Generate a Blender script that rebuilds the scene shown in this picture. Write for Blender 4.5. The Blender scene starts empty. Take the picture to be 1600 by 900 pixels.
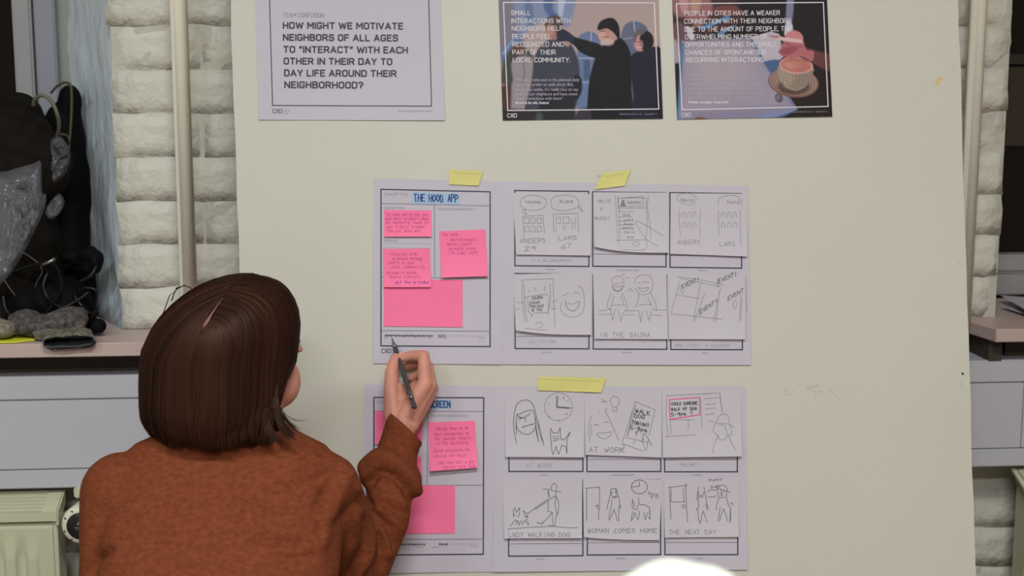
import bpy, bmesh, math, random
import numpy as np
from mathutils import Vector, Matrix, Euler, noise

random.seed(7); np.random.seed(7)
SC = bpy.context.scene
COL = SC.collection

# ------------------------------------------------------------------ camera, exposure, world, lights
TH = math.radians(9.2)                      # the camera looks down by this much
FPX = 2222.0                                # focal length in pixels (50 mm on 36 mm, 1600 px wide)
CAMZ = 1.5
cd = bpy.data.cameras.new('camera'); cam = bpy.data.objects.new('camera', cd); COL.objects.link(cam)
cam.location = (0, 0, CAMZ); cam.rotation_euler = (math.pi/2 - TH, 0, 0)
cd.lens = 50; cd.sensor_width = 36; cd.clip_start = 0.05
cd.dof.use_dof = True; cd.dof.focus_distance = 2.22; cd.dof.aperture_fstop = 4.8
SC.camera = cam
SC.view_settings.view_transform = 'Standard'; SC.view_settings.look = 'None'
SC.view_settings.exposure = 0.0; SC.view_settings.gamma = 1.0; SC.view_settings.use_curve_mapping = False

w = bpy.data.worlds.new('night'); SC.world = w; w.use_nodes = True
w.node_tree.nodes['Background'].inputs[0].default_value = (0.012, 0.013, 0.02, 1)
w.node_tree.nodes['Background'].inputs[1].default_value = 0.5

def area(name, loc, size, power, col, target):
    l = bpy.data.lights.new(name, 'AREA'); l.shape = 'RECTANGLE'; l.size, l.size_y = size
    l.energy = power; l.color = col
    o = bpy.data.objects.new(name, l); COL.objects.link(o); o.location = loc
    o.rotation_euler = (Vector(target) - Vector(loc)).to_track_quat('-Z', 'Y').to_euler()
    return o
LIGHTS = [  # ceiling fittings of the room: location, size, power, colour
    ((0.25, 0.30, 3.02), (0.9, 0.30), 50, (0.98, 0.99, 0.95)),
    ((-1.75, 0.10, 3.02), (0.9, 0.30), 30, (0.88, 1.0, 1.0)),
    ((-0.1, -1.6, 3.02), (1.2, 0.30), 76, (0.98, 1.0, 1.0)),
    ((2.4, -1.2, 3.02), (1.2, 0.30), 10, (1.0, 0.86, 0.80)),
]
for i, (lo, sz, pw, cl) in enumerate(LIGHTS):
    area('ceiling_light_source', lo, sz, pw, cl, (lo[0], lo[1] + 0.35, 0))

# ------------------------------------------------------------------ helpers
CT, ST = math.cos(TH), math.sin(TH)
FW = Vector((0, CT, -ST)); UP = Vector((0, ST, CT)); CAM = Vector((0, 0, CAMZ))
def P(px, py, d):                            # a point at perpendicular distance d
    return CAM + FW*d + Vector((1, 0, 0))*((px-800)/FPX*d) + UP*((450-py)/FPX*d)
YAW = math.radians(4.5); W0 = Vector((0, 2.555, 0))
E1 = Vector((math.cos(YAW), math.sin(YAW), 0)); N1 = Vector((-math.sin(YAW), math.cos(YAW), 0))
def wl(px, py, k=0.0):                       # the wall's own coordinates (x along, z up) on the plane at depth k
    d = FW + Vector((1, 0, 0))*((px-800)/FPX) + UP*((450-py)/FPX)
    t = (k - N1.dot(CAM - W0)) / N1.dot(d)
    p = CAM + d*t
    return E1.dot(p - W0), p.z
def wp(x, k, z): return W0 + E1*x + N1*k + Vector((0, 0, z))

def lin(c): return c/12.92 if c <= 0.04045 else ((c+0.055)/1.055)**2.4
KALB = (1.06, 1.06, 1.06)
def A(r, g, b, k=1.0):                        # measured display colour of a lit surface -> its own colour
    return tuple(min(0.95, lin(v/255)*KALB[i]*k) for i, v in enumerate((r, g, b))) + (1.0,)

MATS = {}
def mat(name, col, rough=0.6, bump=0, bscale=50, var=0, vscale=4, metal=0, spec=0.4, stretch=None, sheen=0, trans=0, alpha=1, emit=0, coat=0, bdist=0.002, col2=None):
    if name in MATS: return MATS[name]
    m = bpy.data.materials.new(name); m.use_nodes = True; nt = m.node_tree; b = nt.nodes['Principled BSDF']
    b.inputs['Base Color'].default_value = col; b.inputs['Roughness'].default_value = rough
    b.inputs['Metallic'].default_value = metal; b.inputs['Specular IOR Level'].default_value = spec
    b.inputs['Transmission Weight'].default_value = trans; b.inputs['Alpha'].default_value = alpha
    b.inputs['Coat Weight'].default_value = coat
    if sheen: b.inputs['Sheen Weight'].default_value = sheen; b.inputs['Sheen Tint'].default_value = col2 or col; b.inputs['Sheen Roughness'].default_value = 0.5
    if emit: b.inputs['Emission Color'].default_value = col; b.inputs['Emission Strength'].default_value = emit
    tc = nt.nodes.new('ShaderNodeTexCoord'); mp = nt.nodes.new('ShaderNodeMapping')
    nt.links.new(tc.outputs['Object'], mp.inputs[0])
    if stretch: mp.inputs['Scale'].default_value = stretch
    n = nt.nodes.new('ShaderNodeTexNoise'); n.inputs['Scale'].default_value = vscale; n.inputs['Detail'].default_value = 4
    nt.links.new(mp.outputs[0], n.inputs['Vector'])
    r = nt.nodes.new('ShaderNodeValToRGB'); v = max(var, 0.02)
    c2 = col2 or col
    r.color_ramp.elements[0].position = .3; r.color_ramp.elements[1].position = .7
    r.color_ramp.elements[0].color = tuple(x*(1-v) for x in col[:3])+(1,)
    r.color_ramp.elements[1].color = tuple(min(1, x*(1+v)) for x in c2[:3])+(1,)
    nt.links.new(n.outputs[0], r.inputs[0]); nt.links.new(r.outputs[0], b.inputs['Base Color'])
    if bump:
        n2 = nt.nodes.new('ShaderNodeTexNoise'); n2.inputs['Scale'].default_value = bscale; n2.inputs['Detail'].default_value = 6
        nt.links.new(mp.outputs[0], n2.inputs['Vector'])
        bp = nt.nodes.new('ShaderNodeBump'); bp.inputs['Strength'].default_value = bump; bp.inputs['Distance'].default_value = bdist
        nt.links.new(n2.outputs[0], bp.inputs['Height']); nt.links.new(bp.outputs[0], b.inputs['Normal'])
    MATS[name] = m; return m

def link(name, me, m=None, parent=None, smooth=False):
    o = bpy.data.objects.new(name, me); COL.objects.link(o)
    if m is not None and hasattr(me, 'materials') and len(me.materials) == 0: me.materials.append(m)
    if parent is not None: o.parent = parent
    if smooth:
        for p in me.polygons: p.use_smooth = True
    return o
def tag(o, label=None, cat=None, group=None, kind=None):
    if label: o['label'] = label
    if cat: o['category'] = cat
    if group: o['group'] = group
    if kind: o['kind'] = kind
    return o
def empty(name, loc, rot=(0, 0, 0)):
    o = bpy.data.objects.new(name, None); COL.objects.link(o); o.location = loc; o.rotation_euler = rot
    o.empty_display_size = 0.05; return o
def pyd(name, vs, fs):
    me = bpy.data.meshes.new(name); me.from_pydata([tuple(v) for v in vs], [], fs); me.update(); return me

class MB:                                     # collects simple solids into one mesh
    def __init__(s): s.v = []; s.f = []
    def box(s, x0, x1, y0, y1, z0, z1, M=None):
        b = len(s.v)
        for z in (z0, z1):
            for x, y in ((x0, y0), (x1, y0), (x1, y1), (x0, y1)):
                p = Vector((x, y, z)); s.v.append(M @ p if M else p)
        s.f += [tuple(b+i for i in q) for q in ((0,3,2,1),(4,5,6,7),(0,1,5,4),(1,2,6,5),(2,3,7,6),(3,0,4,7))]
        return s
    def tube(s, pts, r, n=8, cap=True, rx=None):
        pts = [Vector(p) for p in pts]; rs = r if isinstance(r, (list, tuple)) else [r]*len(pts)
        b = len(s.v); up = Vector((0.01, 0.02, 1))
        prev = None
        for i, p in enumerate(pts):
            t = (pts[min(i+1, len(pts)-1)] - pts[max(i-1, 0)])
            if t.length < 1e-9: t = Vector((0, 0, 1))
            t.normalize()
            if prev is None: a = t.orthogonal().normalized()
            else:
                a = prev - t*prev.dot(t); a.normalize()
            prev = a; c = t.cross(a)
            for j in range(n):
                an = 2*math.pi*j/n
                s.v.append(p + (a*math.cos(an) + c*math.sin(an))*rs[i])
        for i in range(len(pts)-1):
            for j in range(n):
                q = b+i*n+j; q2 = b+i*n+(j+1) % n
                s.f.append((q, q2, q2+n, q+n))
        if cap:
            s.f.append(tuple(b+n-1-j for j in range(n))); e = b+(len(pts)-1)*n
            s.f.append(tuple(e+j for j in range(n)))
        return s
    def lathe(s, prof, c, axis='z', n=24, M=None):   # prof: list of (r, h)
        b = len(s.v); c = Vector(c)
        for r, h in prof:
            for j in range(n):
                an = 2*math.pi*j/n; x, y = r*math.cos(an), r*math.sin(an)
                p = {'z': Vector((x, y, h)), 'y': Vector((x, h, y)), 'x': Vector((h, x, y))}[axis] + c
                s.v.append(M @ p if M else p)
        for i in range(len(prof)-1):
            for j in range(n):
                q = b+i*n+j; q2 = b+i*n+(j+1) % n
                s.f.append((q, q2, q2+n, q+n) if axis != 'y' else (q, q+n, q2+n, q2))
        s.f.append(tuple(b+j for j in range(n))); e = b+(len(prof)-1)*n
        s.f.append(tuple(e+n-1-j for j in range(n)))
        return s
    def build(s, name, m, parent=None, smooth=False, bevel=0, loc=None, rot=None, fix=True):
        me = pyd(name, s.v, s.f)
        if fix or bevel:
            bm = bmesh.new(); bm.from_mesh(me)
            if bevel: bmesh.ops.bevel(bm, geom=bm.edges[:], offset=bevel, segments=2, affect='EDGES', clamp_overlap=True)
            bmesh.ops.recalc_face_normals(bm, faces=bm.faces[:]); bm.to_mesh(me); bm.free()
        o = link(name, me, m, parent, smooth)
        if loc is not None: o.location = loc
        if rot is not None: o.rotation_euler = rot
        return o

def evalmesh(me, mods):                       # run modifiers on a mesh and take the result
    o = bpy.data.objects.new('tmp', me); COL.objects.link(o)
    for kind, props in mods:
        md = o.modifiers.new(kind, kind)
        for k, v in props.items(): setattr(md, k, v)
    dg = bpy.context.evaluated_depsgraph_get(); dg.update()
    r = bpy.data.meshes.new_from_object(o.evaluated_get(dg)); bpy.data.objects.remove(o); return r

def ell(c, r, M=None, n=20):                  # ellipsoid -> (verts, faces)
    vs = []; fs = []; c = Vector(c); h = n//2
    for i in range(1, h):
        for j in range(n):
            a = math.pi*i/h; b = 2*math.pi*j/n
            vs.append(Vector((r[0]*math.sin(a)*math.cos(b), r[1]*math.sin(a)*math.sin(b), r[2]*math.cos(a))))
    vs += [Vector((0, 0, r[2])), Vector((0, 0, -r[2]))]
    for i in range(h-2):
        for j in range(n):
            fs.append((i*n+j, (i+1)*n+j, (i+1)*n+(j+1) % n, i*n+(j+1) % n))
    T = len(vs)-2
    for j in range(n):
        fs.append((T, j, (j+1) % n)); fs.append((T+1, (h-2)*n+(j+1) % n, (h-2)*n+j))
    vs = [(v + c) for v in vs]
    if M: vs = [M @ v for v in vs]
    return vs, fs
def cap(p0, r0, p1, r1, n=14):                # tapered capsule
    p0 = Vector(p0); p1 = Vector(p1); d = p1-p0; L = d.length
    q = d.to_track_quat('Z', 'Y').to_matrix(); vs = []; fs = []; rings = []
    for i in range(1, 6):
        a = math.pi/2*(1 - i/5); rings.append((r0*math.cos(a), -r0*math.sin(a)))
    for i in range(0, 5):
        a = math.pi/2*i/5; rings.append((r1*math.cos(a), L + r1*math.sin(a)))
    for r, z in rings:
        for j in range(n):
            b = 2*math.pi*j/n; vs.append(p0 + q @ Vector((r*math.cos(b), r*math.sin(b), z)))
    vs += [p0 + q @ Vector((0, 0, -r0)), p0 + q @ Vector((0, 0, L+r1))]
    k = len(rings)
    for i in range(k-1):
        for j in range(n): fs.append((i*n+j, i*n+(j+1) % n, (i+1)*n+(j+1) % n, (i+1)*n+j))
    T = len(vs)-2
    for j in range(n):
        fs.append((T, (j+1) % n, j)); fs.append((T+1, (k-1)*n+j, (k-1)*n+(j+1) % n))
    return vs, fs
def union(parts, voxel, it=6, fac=0.5):
    V = []; F = []
    for vs, fs in parts:
        b = len(V); V += vs; F += [tuple(b+i for i in f) for f in fs]
    me = pyd('u', V, F)
    bm = bmesh.new(); bm.from_mesh(me); bmesh.ops.recalc_face_normals(bm, faces=bm.faces[:]); bm.to_mesh(me); bm.free()
    mods = [('REMESH', dict(mode='VOXEL', voxel_size=voxel))]
    if it: mods.append(('SMOOTH', dict(factor=fac, iterations=it)))
    return evalmesh(me, mods)
def co_get(me):
    a = np.empty(len(me.vertices)*3); me.vertices.foreach_get('co', a); return a.reshape(-1, 3)
def no_get(me):
    a = np.empty(len(me.vertices)*3); me.vertices.foreach_get('normal', a); return a.reshape(-1, 3)
def co_set(me, a): me.vertices.foreach_set('co', a.ravel()); me.update()
def proj(co):                                 # world -> pixel coordinates (used to lay out folds)
    v = co - np.array(CAM); d = v @ np.array(FW)
    return 800 + FPX*v[:, 0]/d, 450 - FPX*(v @ np.array(UP))/d, d
def segdist(x, y, pts):
    best = np.full(x.shape, 1e9)
    for (a, b), (c, d) in zip(pts[:-1], pts[1:]):
        dx, dy = c-a, d-b; L = dx*dx+dy*dy+1e-12
        t = np.clip(((x-a)*dx+(y-b)*dy)/L, 0, 1)
        best = np.minimum(best, np.hypot(x-a-t*dx, y-b-t*dy))
    return best
def fnoise(co, f, amp, seed=0):
    return np.array([noise.noise(Vector((c[0]*f+seed, c[1]*f, c[2]*f)))*amp for c in co])
# ------------------------------------------------------------------ materials
M_board = mat('board_paint', A(193,190,179), .45, bump=.05, bscale=300, var=.02, vscale=3)
M_core = mat('board_core', A(170,160,130), .8, bump=.3, bscale=200)
M_paper = mat('printer_paper', A(186,180,192), .6, bump=.03, bscale=30, var=.012, vscale=3)
M_card = mat('drawing_paper', A(189,183,192), .65, bump=.03, bscale=60, var=.012, vscale=6)
M_pink = mat('pink_note', A(249,113,158), .6, bump=.02, bscale=60, var=.02, vscale=10)
M_pinkd = mat('pink_note_deep', A(235,80,135), .6)
M_tape = mat('yellow_masking_tape', A(205,198,120), .5, bump=.25, bscale=250, var=.05, vscale=20)
M_navy = mat('navy_print', A(38,38,66), .5)
M_ink = mat('black_print', A(44,44,56), .5)
M_line = mat('thin_print', A(96,94,118), .5)
M_grey = mat('grey_print', A(132,127,140), .5)
M_lgrey = mat('light_grey_print', A(150,145,158), .5)
M_pencil = mat('graphite', A(122,117,130), .5)
M_pencilf = mat('faint_graphite', A(150,144,156), .5)
M_pencild = mat('dark_graphite', A(80,77,92), .5)
M_marker = mat('blue_marker', A(22,44,122), .5)
M_hilite = mat('blue_highlight', A(150,178,205), .5)
M_pen = mat('purple_pen', A(190,65,130), .5)
M_pend = mat('dark_pen', A(40,38,55), .5)
M_redpen = mat('red_marker', A(222,70,120), .5)
M_white = mat('white_print', A(215,208,215), .5)
M_whitef = mat('faint_white_print', A(176,165,180), .5)

# ------------------------------------------------------------------ flat things on the board
BD = 2.36; BS = BD/FPX
BROT = (math.pi/2 - TH, 0, 0)
def bpt(px, py, h=0.0): return CAM + FW*(BD-h) + Vector((1,0,0))*((px-800)*BS) + UP*((450-py)*BS)

class Sheet:                                  # a sheet of paper lying on the board, with its own relief h(px, py)
    def __init__(s, name, quad, material, base=.0006, under=None, curl=0., curlr=0., bow=0., blc=0., wave=0., nx=14, ny=12, parent=None, seed=0, thick=.0002):
        s.q = quad; s.cx = sum(p[0] for p in quad)/4; s.cy = sum(p[1] for p in quad)/4
        s.under = under
        s.base, s.curl, s.curlr, s.bow, s.wave, s.seed = base, curl, curlr, bow, wave, seed
        (ax,ay),(bx,by),(cx,cy),(dx,dy) = quad
        s.x0 = (ax+dx)/2; s.x1 = (bx+cx)/2; s.y0 = (ay+by)/2; s.y1 = (cy+dy)/2
        vs = []; fs = []
        for j in range(ny+1):
            for i in range(nx+1):
                u, v = i/nx, j/ny
                x = (ax*(1-u)+bx*u)*(1-v) + (dx*(1-u)+cx*u)*v
                if blc: y = (ay*(1-u)+by*u)*(1-v) + (cy - (cy-dy)*(1-u)**3)*v
                else: y = (ay*(1-u)+by*u)*(1-v) + (dy*(1-u)+cy*u)*v
                vs.append(s.loc(x, y))
        for j in range(ny):
            for i in range(nx):
                a = j*(nx+1)+i; fs.append((a, a+nx+1, a+nx+2, a+1))
        n = len(vs); m = len(fs)              # real thickness: a back face and the rim
        vs += [v - Vector((0, 0, thick)) for v in vs]
        fs += [tuple(n+k for k in reversed(f)) for f in fs[:m]]
        rim0 = [i for i in range(nx)] + [nx+j*(nx+1) for j in range(ny)] + [ny*(nx+1)+i for i in range(nx, 0, -1)] + [j*(nx+1) for j in range(ny, 0, -1)]
        m2 = len(vs); R = len(rim0); vs += [vs[i] for i in rim0] + [vs[i+n] for i in rim0]   # the cut edge has vertices of its own, so it shades crisply
        for k in range(R):
            a, b = m2+k, m2+(k+1) % R; fs.append((a, b, b+R, a+R))
        s.o = link(name, pyd(name, vs, fs), material, parent, smooth=True)
        if parent is None:
            s.o.location = bpt(s.cx, s.cy, 0); s.o.rotation_euler = BROT
        s.frame = s.o if parent is None else parent
    def h(s, px, py):
        u = min(1.1, max(-.1, (px-s.x0)/(s.x1-s.x0))); v = min(1.1, max(-.1, (py-s.y0)/(s.y1-s.y0)))
        return (s.under.h(px, py) if s.under else 0) + s.base + s.curl*max(0, v)**3 + s.curlr*max(0, v)**3*(1-u)**2 + s.bow*math.sin(math.pi*min(1,max(0,u)))*max(0,v) + s.wave*(.5+.5*math.sin(5*u+3*v+s.seed))*(.2+v*.8)
    def loc(s, px, py, e=0.): return Vector(((px-s.cx)*BS, (s.cy-py)*BS, s.h(px, py)+e))
    def strokes(s, name, lines, width, m, e=.00025):   # ink lines, in photograph pixels, drawn as thin ribbons
        vs = []; fs = []
        for ln in lines:
            for (a, b), (c, d) in zip(ln[:-1], ln[1:]):
                L = math.hypot(c-a, d-b)
                if L < 1e-6: continue
                nseg = max(1, int(L/22)); tx, ty = (c-a)/L, (d-b)/L; w = width/2
                ea, eb = (a-tx*w*.7, b-ty*w*.7), (c+tx*w*.7, d+ty*w*.7)
                k0 = len(vs); ee = e + 3e-6*((k0//2) % 37)          # overlapping ribbons never share a plane
                for k in range(nseg+1):
                    t = k/nseg; x = ea[0]+(eb[0]-ea[0])*t; y = ea[1]+(eb[1]-ea[1])*t
                    vs += [s.loc(x-ty*w, y+tx*w, ee), s.loc(x+ty*w, y-tx*w, ee)]
                for k in range(nseg):
                    q = k0+2*k; fs.append((q, q+2, q+3, q+1))
        o = link(name, pyd(name, vs, fs), m, s.o)
        if len(lines) > 1: o['kind'] = 'stuff'
        return o
    def din(s, name, items, m, wf=.17, e=.0003):
        L = []; w = 1
        for (t, x0, x1, yb, ch, sl) in items:
            w = ch*wf; L += din_lines(t, x0, x1, yb, ch, sl, w)
        return s.strokes(name, L, w, m, e)
    def poly(s, name, pts, m, e=.0002):
        return link(name, pyd(name, [s.loc(x, y, e) for x, y in pts], [tuple(range(len(pts)))[::-1]]), m, s.o)
    def text(s, name, items, m, bold=0., e=.0003, res=3):   # printed lettering: (string, x0, x1, baseline left y, cap height, slope)
        V = []; F = []
        for (t, x0, x1, yb, ch, sl) in items:
            vs, fs, w, H = glyphs(t, bold, res)
            k = len(V)
            for (a, b) in vs:
                x = x0 + a/w*(x1-x0); y = yb + sl*(x-x0) - b/H*ch
                V.append(s.loc(x, y, e))
            F += [tuple(k+i for i in f) for f in fs]
        o = link(name, pyd(name, V, F), m, s.o); o['kind'] = 'stuff'; return o

_gc = {}
# upright technical capitals: centre lines on a 10-unit height, 'r' marks a rounded corner
DIN = {'A':'0,0 3.4,10 6.8,0|1.1,3 5.7,3','B':'0,0 0,10 5.6,10r 5.6,5.3r 0,5.3|3,5.3 6,5.3r 6,0r 0,0','C':'5.7,8.1 5.7,10r 0,10r 0,0r 5.7,0r 5.7,1.9','D':'0,0 0,10 6,10r 6,0r 0,0 0,1','E':'5.3,10 0,10 0,0 5.3,0|0,5.2 4.6,5.2','F':'5.3,10 0,10 0,0|0,5 4.6,5',
'G':'5.7,8.3 5.7,10r 0,10r 0,0r 6,0r 6,4.4 3.6,4.4','H':'0,0 0,10|6,0 6,10|0,5.1 6,5.1','I':'0,0 0,10','J':'4.4,10 4.4,0r 0,0r 0,2','K':'0,0 0,10|5.8,10 0,3.4|2.2,5.9 6.1,0','L':'0,10 0,0 5,0','M':'0,0 0,10 3.7,3.6 7.4,10 7.4,0','N':'0,0 0,10 6.2,0 6.2,10',
'O':'3,10 6,10r 6,0r 0,0r 0,10r 3,10','P':'0,0 0,10 6,10r 6,4.4r 0,4.4','Q':'3,10 6,10r 6,0r 0,0r 0,10r 3,10|3.8,2.4 6.4,-.4','R':'0,0 0,10 5.9,10r 5.9,4.6r 0,4.6|3.2,4.6 6.2,0','S':'5.7,8 5.7,10r .2,10r .2,5.3r 5.9,5.1r 5.9,0r 0,0r 0,2','T':'0,10 6,10|3,10 3,0','U':'0,10 0,0r 6,0r 6,10',
'V':'0,10 3.2,0 6.4,10','W':'0,10 2.2,0 4.7,8.6 7.2,0 9.4,10','X':'0,0 6,10|0,10 6,0','Y':'0,10 3.1,4.6 6.2,10|3.1,4.6 3.1,0','Z':'0,10 5.8,10 0,0 5.8,0','?':'0,8 0,10r 5,10r 5,5.4r 2.6,5.0r 2.6,2.9|2.6,.9 2.6,0','.':'0,0 0,.8','“':'0,7.4 .8,10|1.9,7.4 2.7,10','”':'0,7.4 .8,10|1.9,7.4 2.7,10',',':'.2,.9 0,-1.4'}
def din_lines(t, x0, x1, yb, ch, sl, w):
    SP, GAP = 4.2, 2.3+w/ch*3; wd = {}; tot = 0; pos = []
    for c in t:
        if c == ' ': tot += SP; pos.append(None); continue
        g = DIN[c]; mx = max(float(p.rstrip('r').split(',')[0]) for q in g.split('|') for p in q.split()); pos.append(tot); tot += mx+GAP
    kx = (x1-x0-w)/(tot-GAP); ky = (ch-w)/10; out = []
    for c, o_ in zip(t, pos):
        if o_ is None: continue
        for q in DIN[c].split('|'):
            pts = [(o_+float(p.rstrip('r').split(',')[0]), float(p.rstrip('r').split(',')[1]), p.endswith('r')) for p in q.split()]
            r = []
            for i, (a, b, rd) in enumerate(pts):
                if rd and 0 < i < len(pts)-1:
                    pa, pb = pts[i-1], pts[i+1]; la = math.hypot(pa[0]-a, pa[1]-b); lb = math.hypot(pb[0]-a, pb[1]-b); R = min(2.9, la/2 if pa[2] else la, lb/2 if pb[2] else lb)
                    s0 = (a+(pa[0]-a)*R/la, b+(pa[1]-b)*R/la); s1 = (a+(pb[0]-a)*R/lb, b+(pb[1]-b)*R/lb)
                    for k in range(5):
                        u = k/4; r.append(tuple((1-u)**2*s0[z]+2*u*(1-u)*(a, b)[z]+u*u*s1[z] for z in (0, 1)))
                else: r.append((a, b))
            out.append([(x0+w/2+gx*kx, yb-w/2-gy*ky+sl*gx*kx+sl*0) for gx, gy in r])
    return out
def glyphs(t, bold, res):
    key = (t, bold, res)
    if key in _gc: return _gc[key]
    def mk(txt):
        c = bpy.data.curves.new('t', 'FONT'); c.body = txt; c.offset = bold; c.resolution_u = res; c.fill_mode = 'FRONT'
        o = bpy.data.objects.new('t', c); COL.objects.link(o)
        dg = bpy.context.evaluated_depsgraph_get(); dg.update()
        me = bpy.data.meshes.new_from_object(o.evaluated_get(dg)); bpy.data.objects.remove(o); return me
    me = mk(t); co = co_get(me); fs = [tuple(p.vertices) for p in me.polygons]
    hm = co_get(mk('H')); H = hm[:, 1].max()
    x0 = co[:, 0].min(); w = co[:, 0].max()-x0
    _gc[key] = ([(a-x0, b) for a, b, _ in co], fs, w, H)
    return _gc[key]

# single-stroke hand lettering: x 0-4, y 0-8 (baseline 2, capitals to 8)
HF = {
'A':'02 28 42|14 34','B':'02 08 37 35 05|05 45 43 02','C':'47 28 05 03 22 43','D':'02 08 37 44 32 02','E':'48 08 02 42|05 35','F':'48 08 02|05 35',
'G':'47 28 05 03 22 43 45 25','H':'02 08|42 48|05 45','I':'22 28','J':'38 33 22 03','K':'02 08|48 05 42','L':'08 02 42','M':'02 08 25 48 42','N':'02 08 42 48',
'O':'28 06 04 22 44 46 28','P':'02 08 38 46 35 05','Q':'28 06 04 22 44 46 28|34 42','R':'02 08 38 46 35 05|25 42','S':'47 28 06 35 43 22 03','T':'08 48|28 22',
'U':'08 03 22 43 48','V':'08 22 48','W':'08 12 26 32 48','X':'02 48|08 42','Y':'08 25 48|25 22','Z':'08 48 02 42',
'a':'36 16 03 12 33 36 32 42','b':'08 02 32 45 36 05','c':'46 16 03 12 42','d':'36 16 03 12 33|48 32 42','e':'04 35 26 06 03 12 42','f':'48 27 22|05 36','g':'36 16 04 13 34|36 30 10',
'h':'08 02|05 26 35 32','i':'26 22 32|27 28','j':'26 20 00','k':'08 02|36 04 32','l':'18 12 32','m':'06 02|05 16 22|25 36 42','n':'06 02|05 26 35 32','o':'26 05 03 22 44 36 26',
'p':'06 00|06 36 34 03','q':'36 06 04 34|36 30','r':'06 02|04 26 36','s':'46 16 05 34 32 02','t':'28 23 32|06 46','u':'06 03 12 33 36|33 42','v':'06 22 46','w':'06 12 25 32 46',
'x':'06 42|46 02','y':'06 13 33|36 30 10','z':'06 46 02 42','0':'28 06 04 22 44 46 28','1':'17 28 22','2':'07 28 47 02 42','3':'08 48 25 43 22 02','4':'38 04 44|38 32',
'5':'48 08 05 35 43 22 02','6':'48 15 03 22 43 35 05','7':'08 48 12','8':'28 07 35 43 22 03 15 47 28','9':'46 28 06 15 46 32','?':'07 28 47 35 24|23 22','!':'28 24|23 22','-':'15 35','/':'02 48',"'":'28 26','.':'22 23',',':'22 10','&':'42 07 28 36 03 12 44'}
def hand(t, x0, x1, yb, ch, sl=0., jit=.25, adv=5.6):
    out = []; n = len(t); wch = (x1-x0)/max(1, n*adv-1.2)
    for i, c in enumerate(t):
        if c == ' ' or c not in HF: continue
        ox = x0 + i*adv*wch; jy = random.uniform(-.4, .4)*jit*ch/6; jr = random.uniform(-.06, .06)
        for seg in HF[c].split('|'):
            ln = []
            for p in seg.split():
                gx, gy = int(p[0]) + random.uniform(-jit, jit), int(p[1])-2 + random.uniform(-jit, jit)
                X = ox + gx*wch + gy*ch/6*jr; Y = yb + jy - gy*ch/6 + sl*(ox+gx*wch-x0)
                ln.append((X, Y))
            out.append(ln)
    return out
def Z(ox, oy, s, *ls):                        # "x,y x,y" strings traced at a magnification, back to photograph pixels
    out = []
    for l in ls:
        pts = [(ox+float(p.split(',')[0])/s, oy+float(p.split(',')[1])/s) for p in l.split()]
        out.append(pts)
    return out
def crv(lines, k=4):                          # Catmull-Rom smoothing of traced lines
    out = []
    for l in lines:
        if len(l) < 3: out.append(l); continue
        closed = math.hypot(l[0][0]-l[-1][0], l[0][1]-l[-1][1]) < .6
        r = []
        n = len(l)
        for i in range(n-1):
            p0 = l[i-1] if i > 0 else (l[-2] if closed else l[0]); p1, p2 = l[i], l[i+1]
            p3 = l[i+2] if i+2 < n else (l[1] if closed else l[-1])
            for q in range(k):
                t = q/k
                r.append(tuple(.5*((2*p1[a]) + (-p0[a]+p2[a])*t + (2*p0[a]-5*p1[a]+4*p2[a]-p3[a])*t*t + (-p0[a]+3*p1[a]-3*p2[a]+p3[a])*t**3) for a in (0, 1)))
        r.append(l[-1]); out.append(r)
    return out
def circ(cx, cy, rx, ry=None, a0=0, a1=360, n=20):
    ry = ry or rx
    return [(cx+rx*math.cos(math.radians(a0+(a1-a0)*i/n)), cy+ry*math.sin(math.radians(a0+(a1-a0)*i/n))) for i in range(n+1)]
def rect(a, b, c, d): return [[a, b, c, d, a]]

# the leaning board
bl = [(340, -577), (1480, -577), (1543, 1521), (413, 1521)]
bc = (944, 472); nyb = 40
vs = []; fs = []
for h in (0.0, -0.012):
    for j in range(nyb+1):
        v = j/nyb
        for k, (a, b) in enumerate(((0, 3), (1, 2))):
            x = bl[a][0]*(1-v)+bl[b][0]*v; y = bl[a][1]*(1-v)+bl[b][1]*v
            x += random.uniform(-1.1, 1.1)*(1 if h == 0 else 1.4)
            vs.append(Vector(((x-bc[0])*BS, (bc[1]-y)*BS, h)))
m0 = 2*(nyb+1)
for j in range(nyb):
    a = 2*j; fs.append((a, a+2, a+3, a+1)); fs.append((m0+a, m0+a+1, m0+a+3, m0+a+2))
    fs.append((a, m0+a, m0+a+2, a+2)); fs.append((a+1, a+3, m0+a+3, m0+a+1))
fs += [(0, 1, m0+1, m0), (2*nyb, m0+2*nyb, m0+2*nyb+1, 2*nyb+1)]
me = pyd('display_board', vs, fs)
me.materials.append(M_board); me.materials.append(M_core)
for i, p in enumerate(me.polygons):
    p.material_index = 0 if i < nyb*4 and i % 4 == 0 else 1
board = link('display_board', me)
board.location = bpt(*bc); board.rotation_euler = BROT
tag(board, 'large cream painted board leaning against the brick wall, covered with sheets', 'board')
class Flat(Sheet):                            # draw on the board itself
    def __init__(s, o, c): s.o = o; s.cx, s.cy = c
    def h(s, x, y): return 0.0
BF = Flat(board, bc)
M_scuff = mat('faint_scuff', A(172,170,160), .6)
M_yst = mat('yellow_stain', A(200,178,120), .6)
BF.strokes('scuff_mark', crv(Z(1180,540,2.5,'115,165 125,190 140,190 150,172','200,165 215,158 245,155 225,165 205,168 240,180 262,178','285,170 300,185 322,198','232,198 240,190')), .9, M_scuff)
BF.strokes('scratch', Z(1400,0,3,'105,455 125,430 150,402','250,350 275,320 290,312'), .6, M_scuff)
BF.poly('paint_chip', Z(1400,0,3,'190,372 215,356 220,366 205,395 190,402 183,396')[0], M_yst)
BF.poly('screw_hole', circ(1504, 584, 2.0), M_ink)
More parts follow.
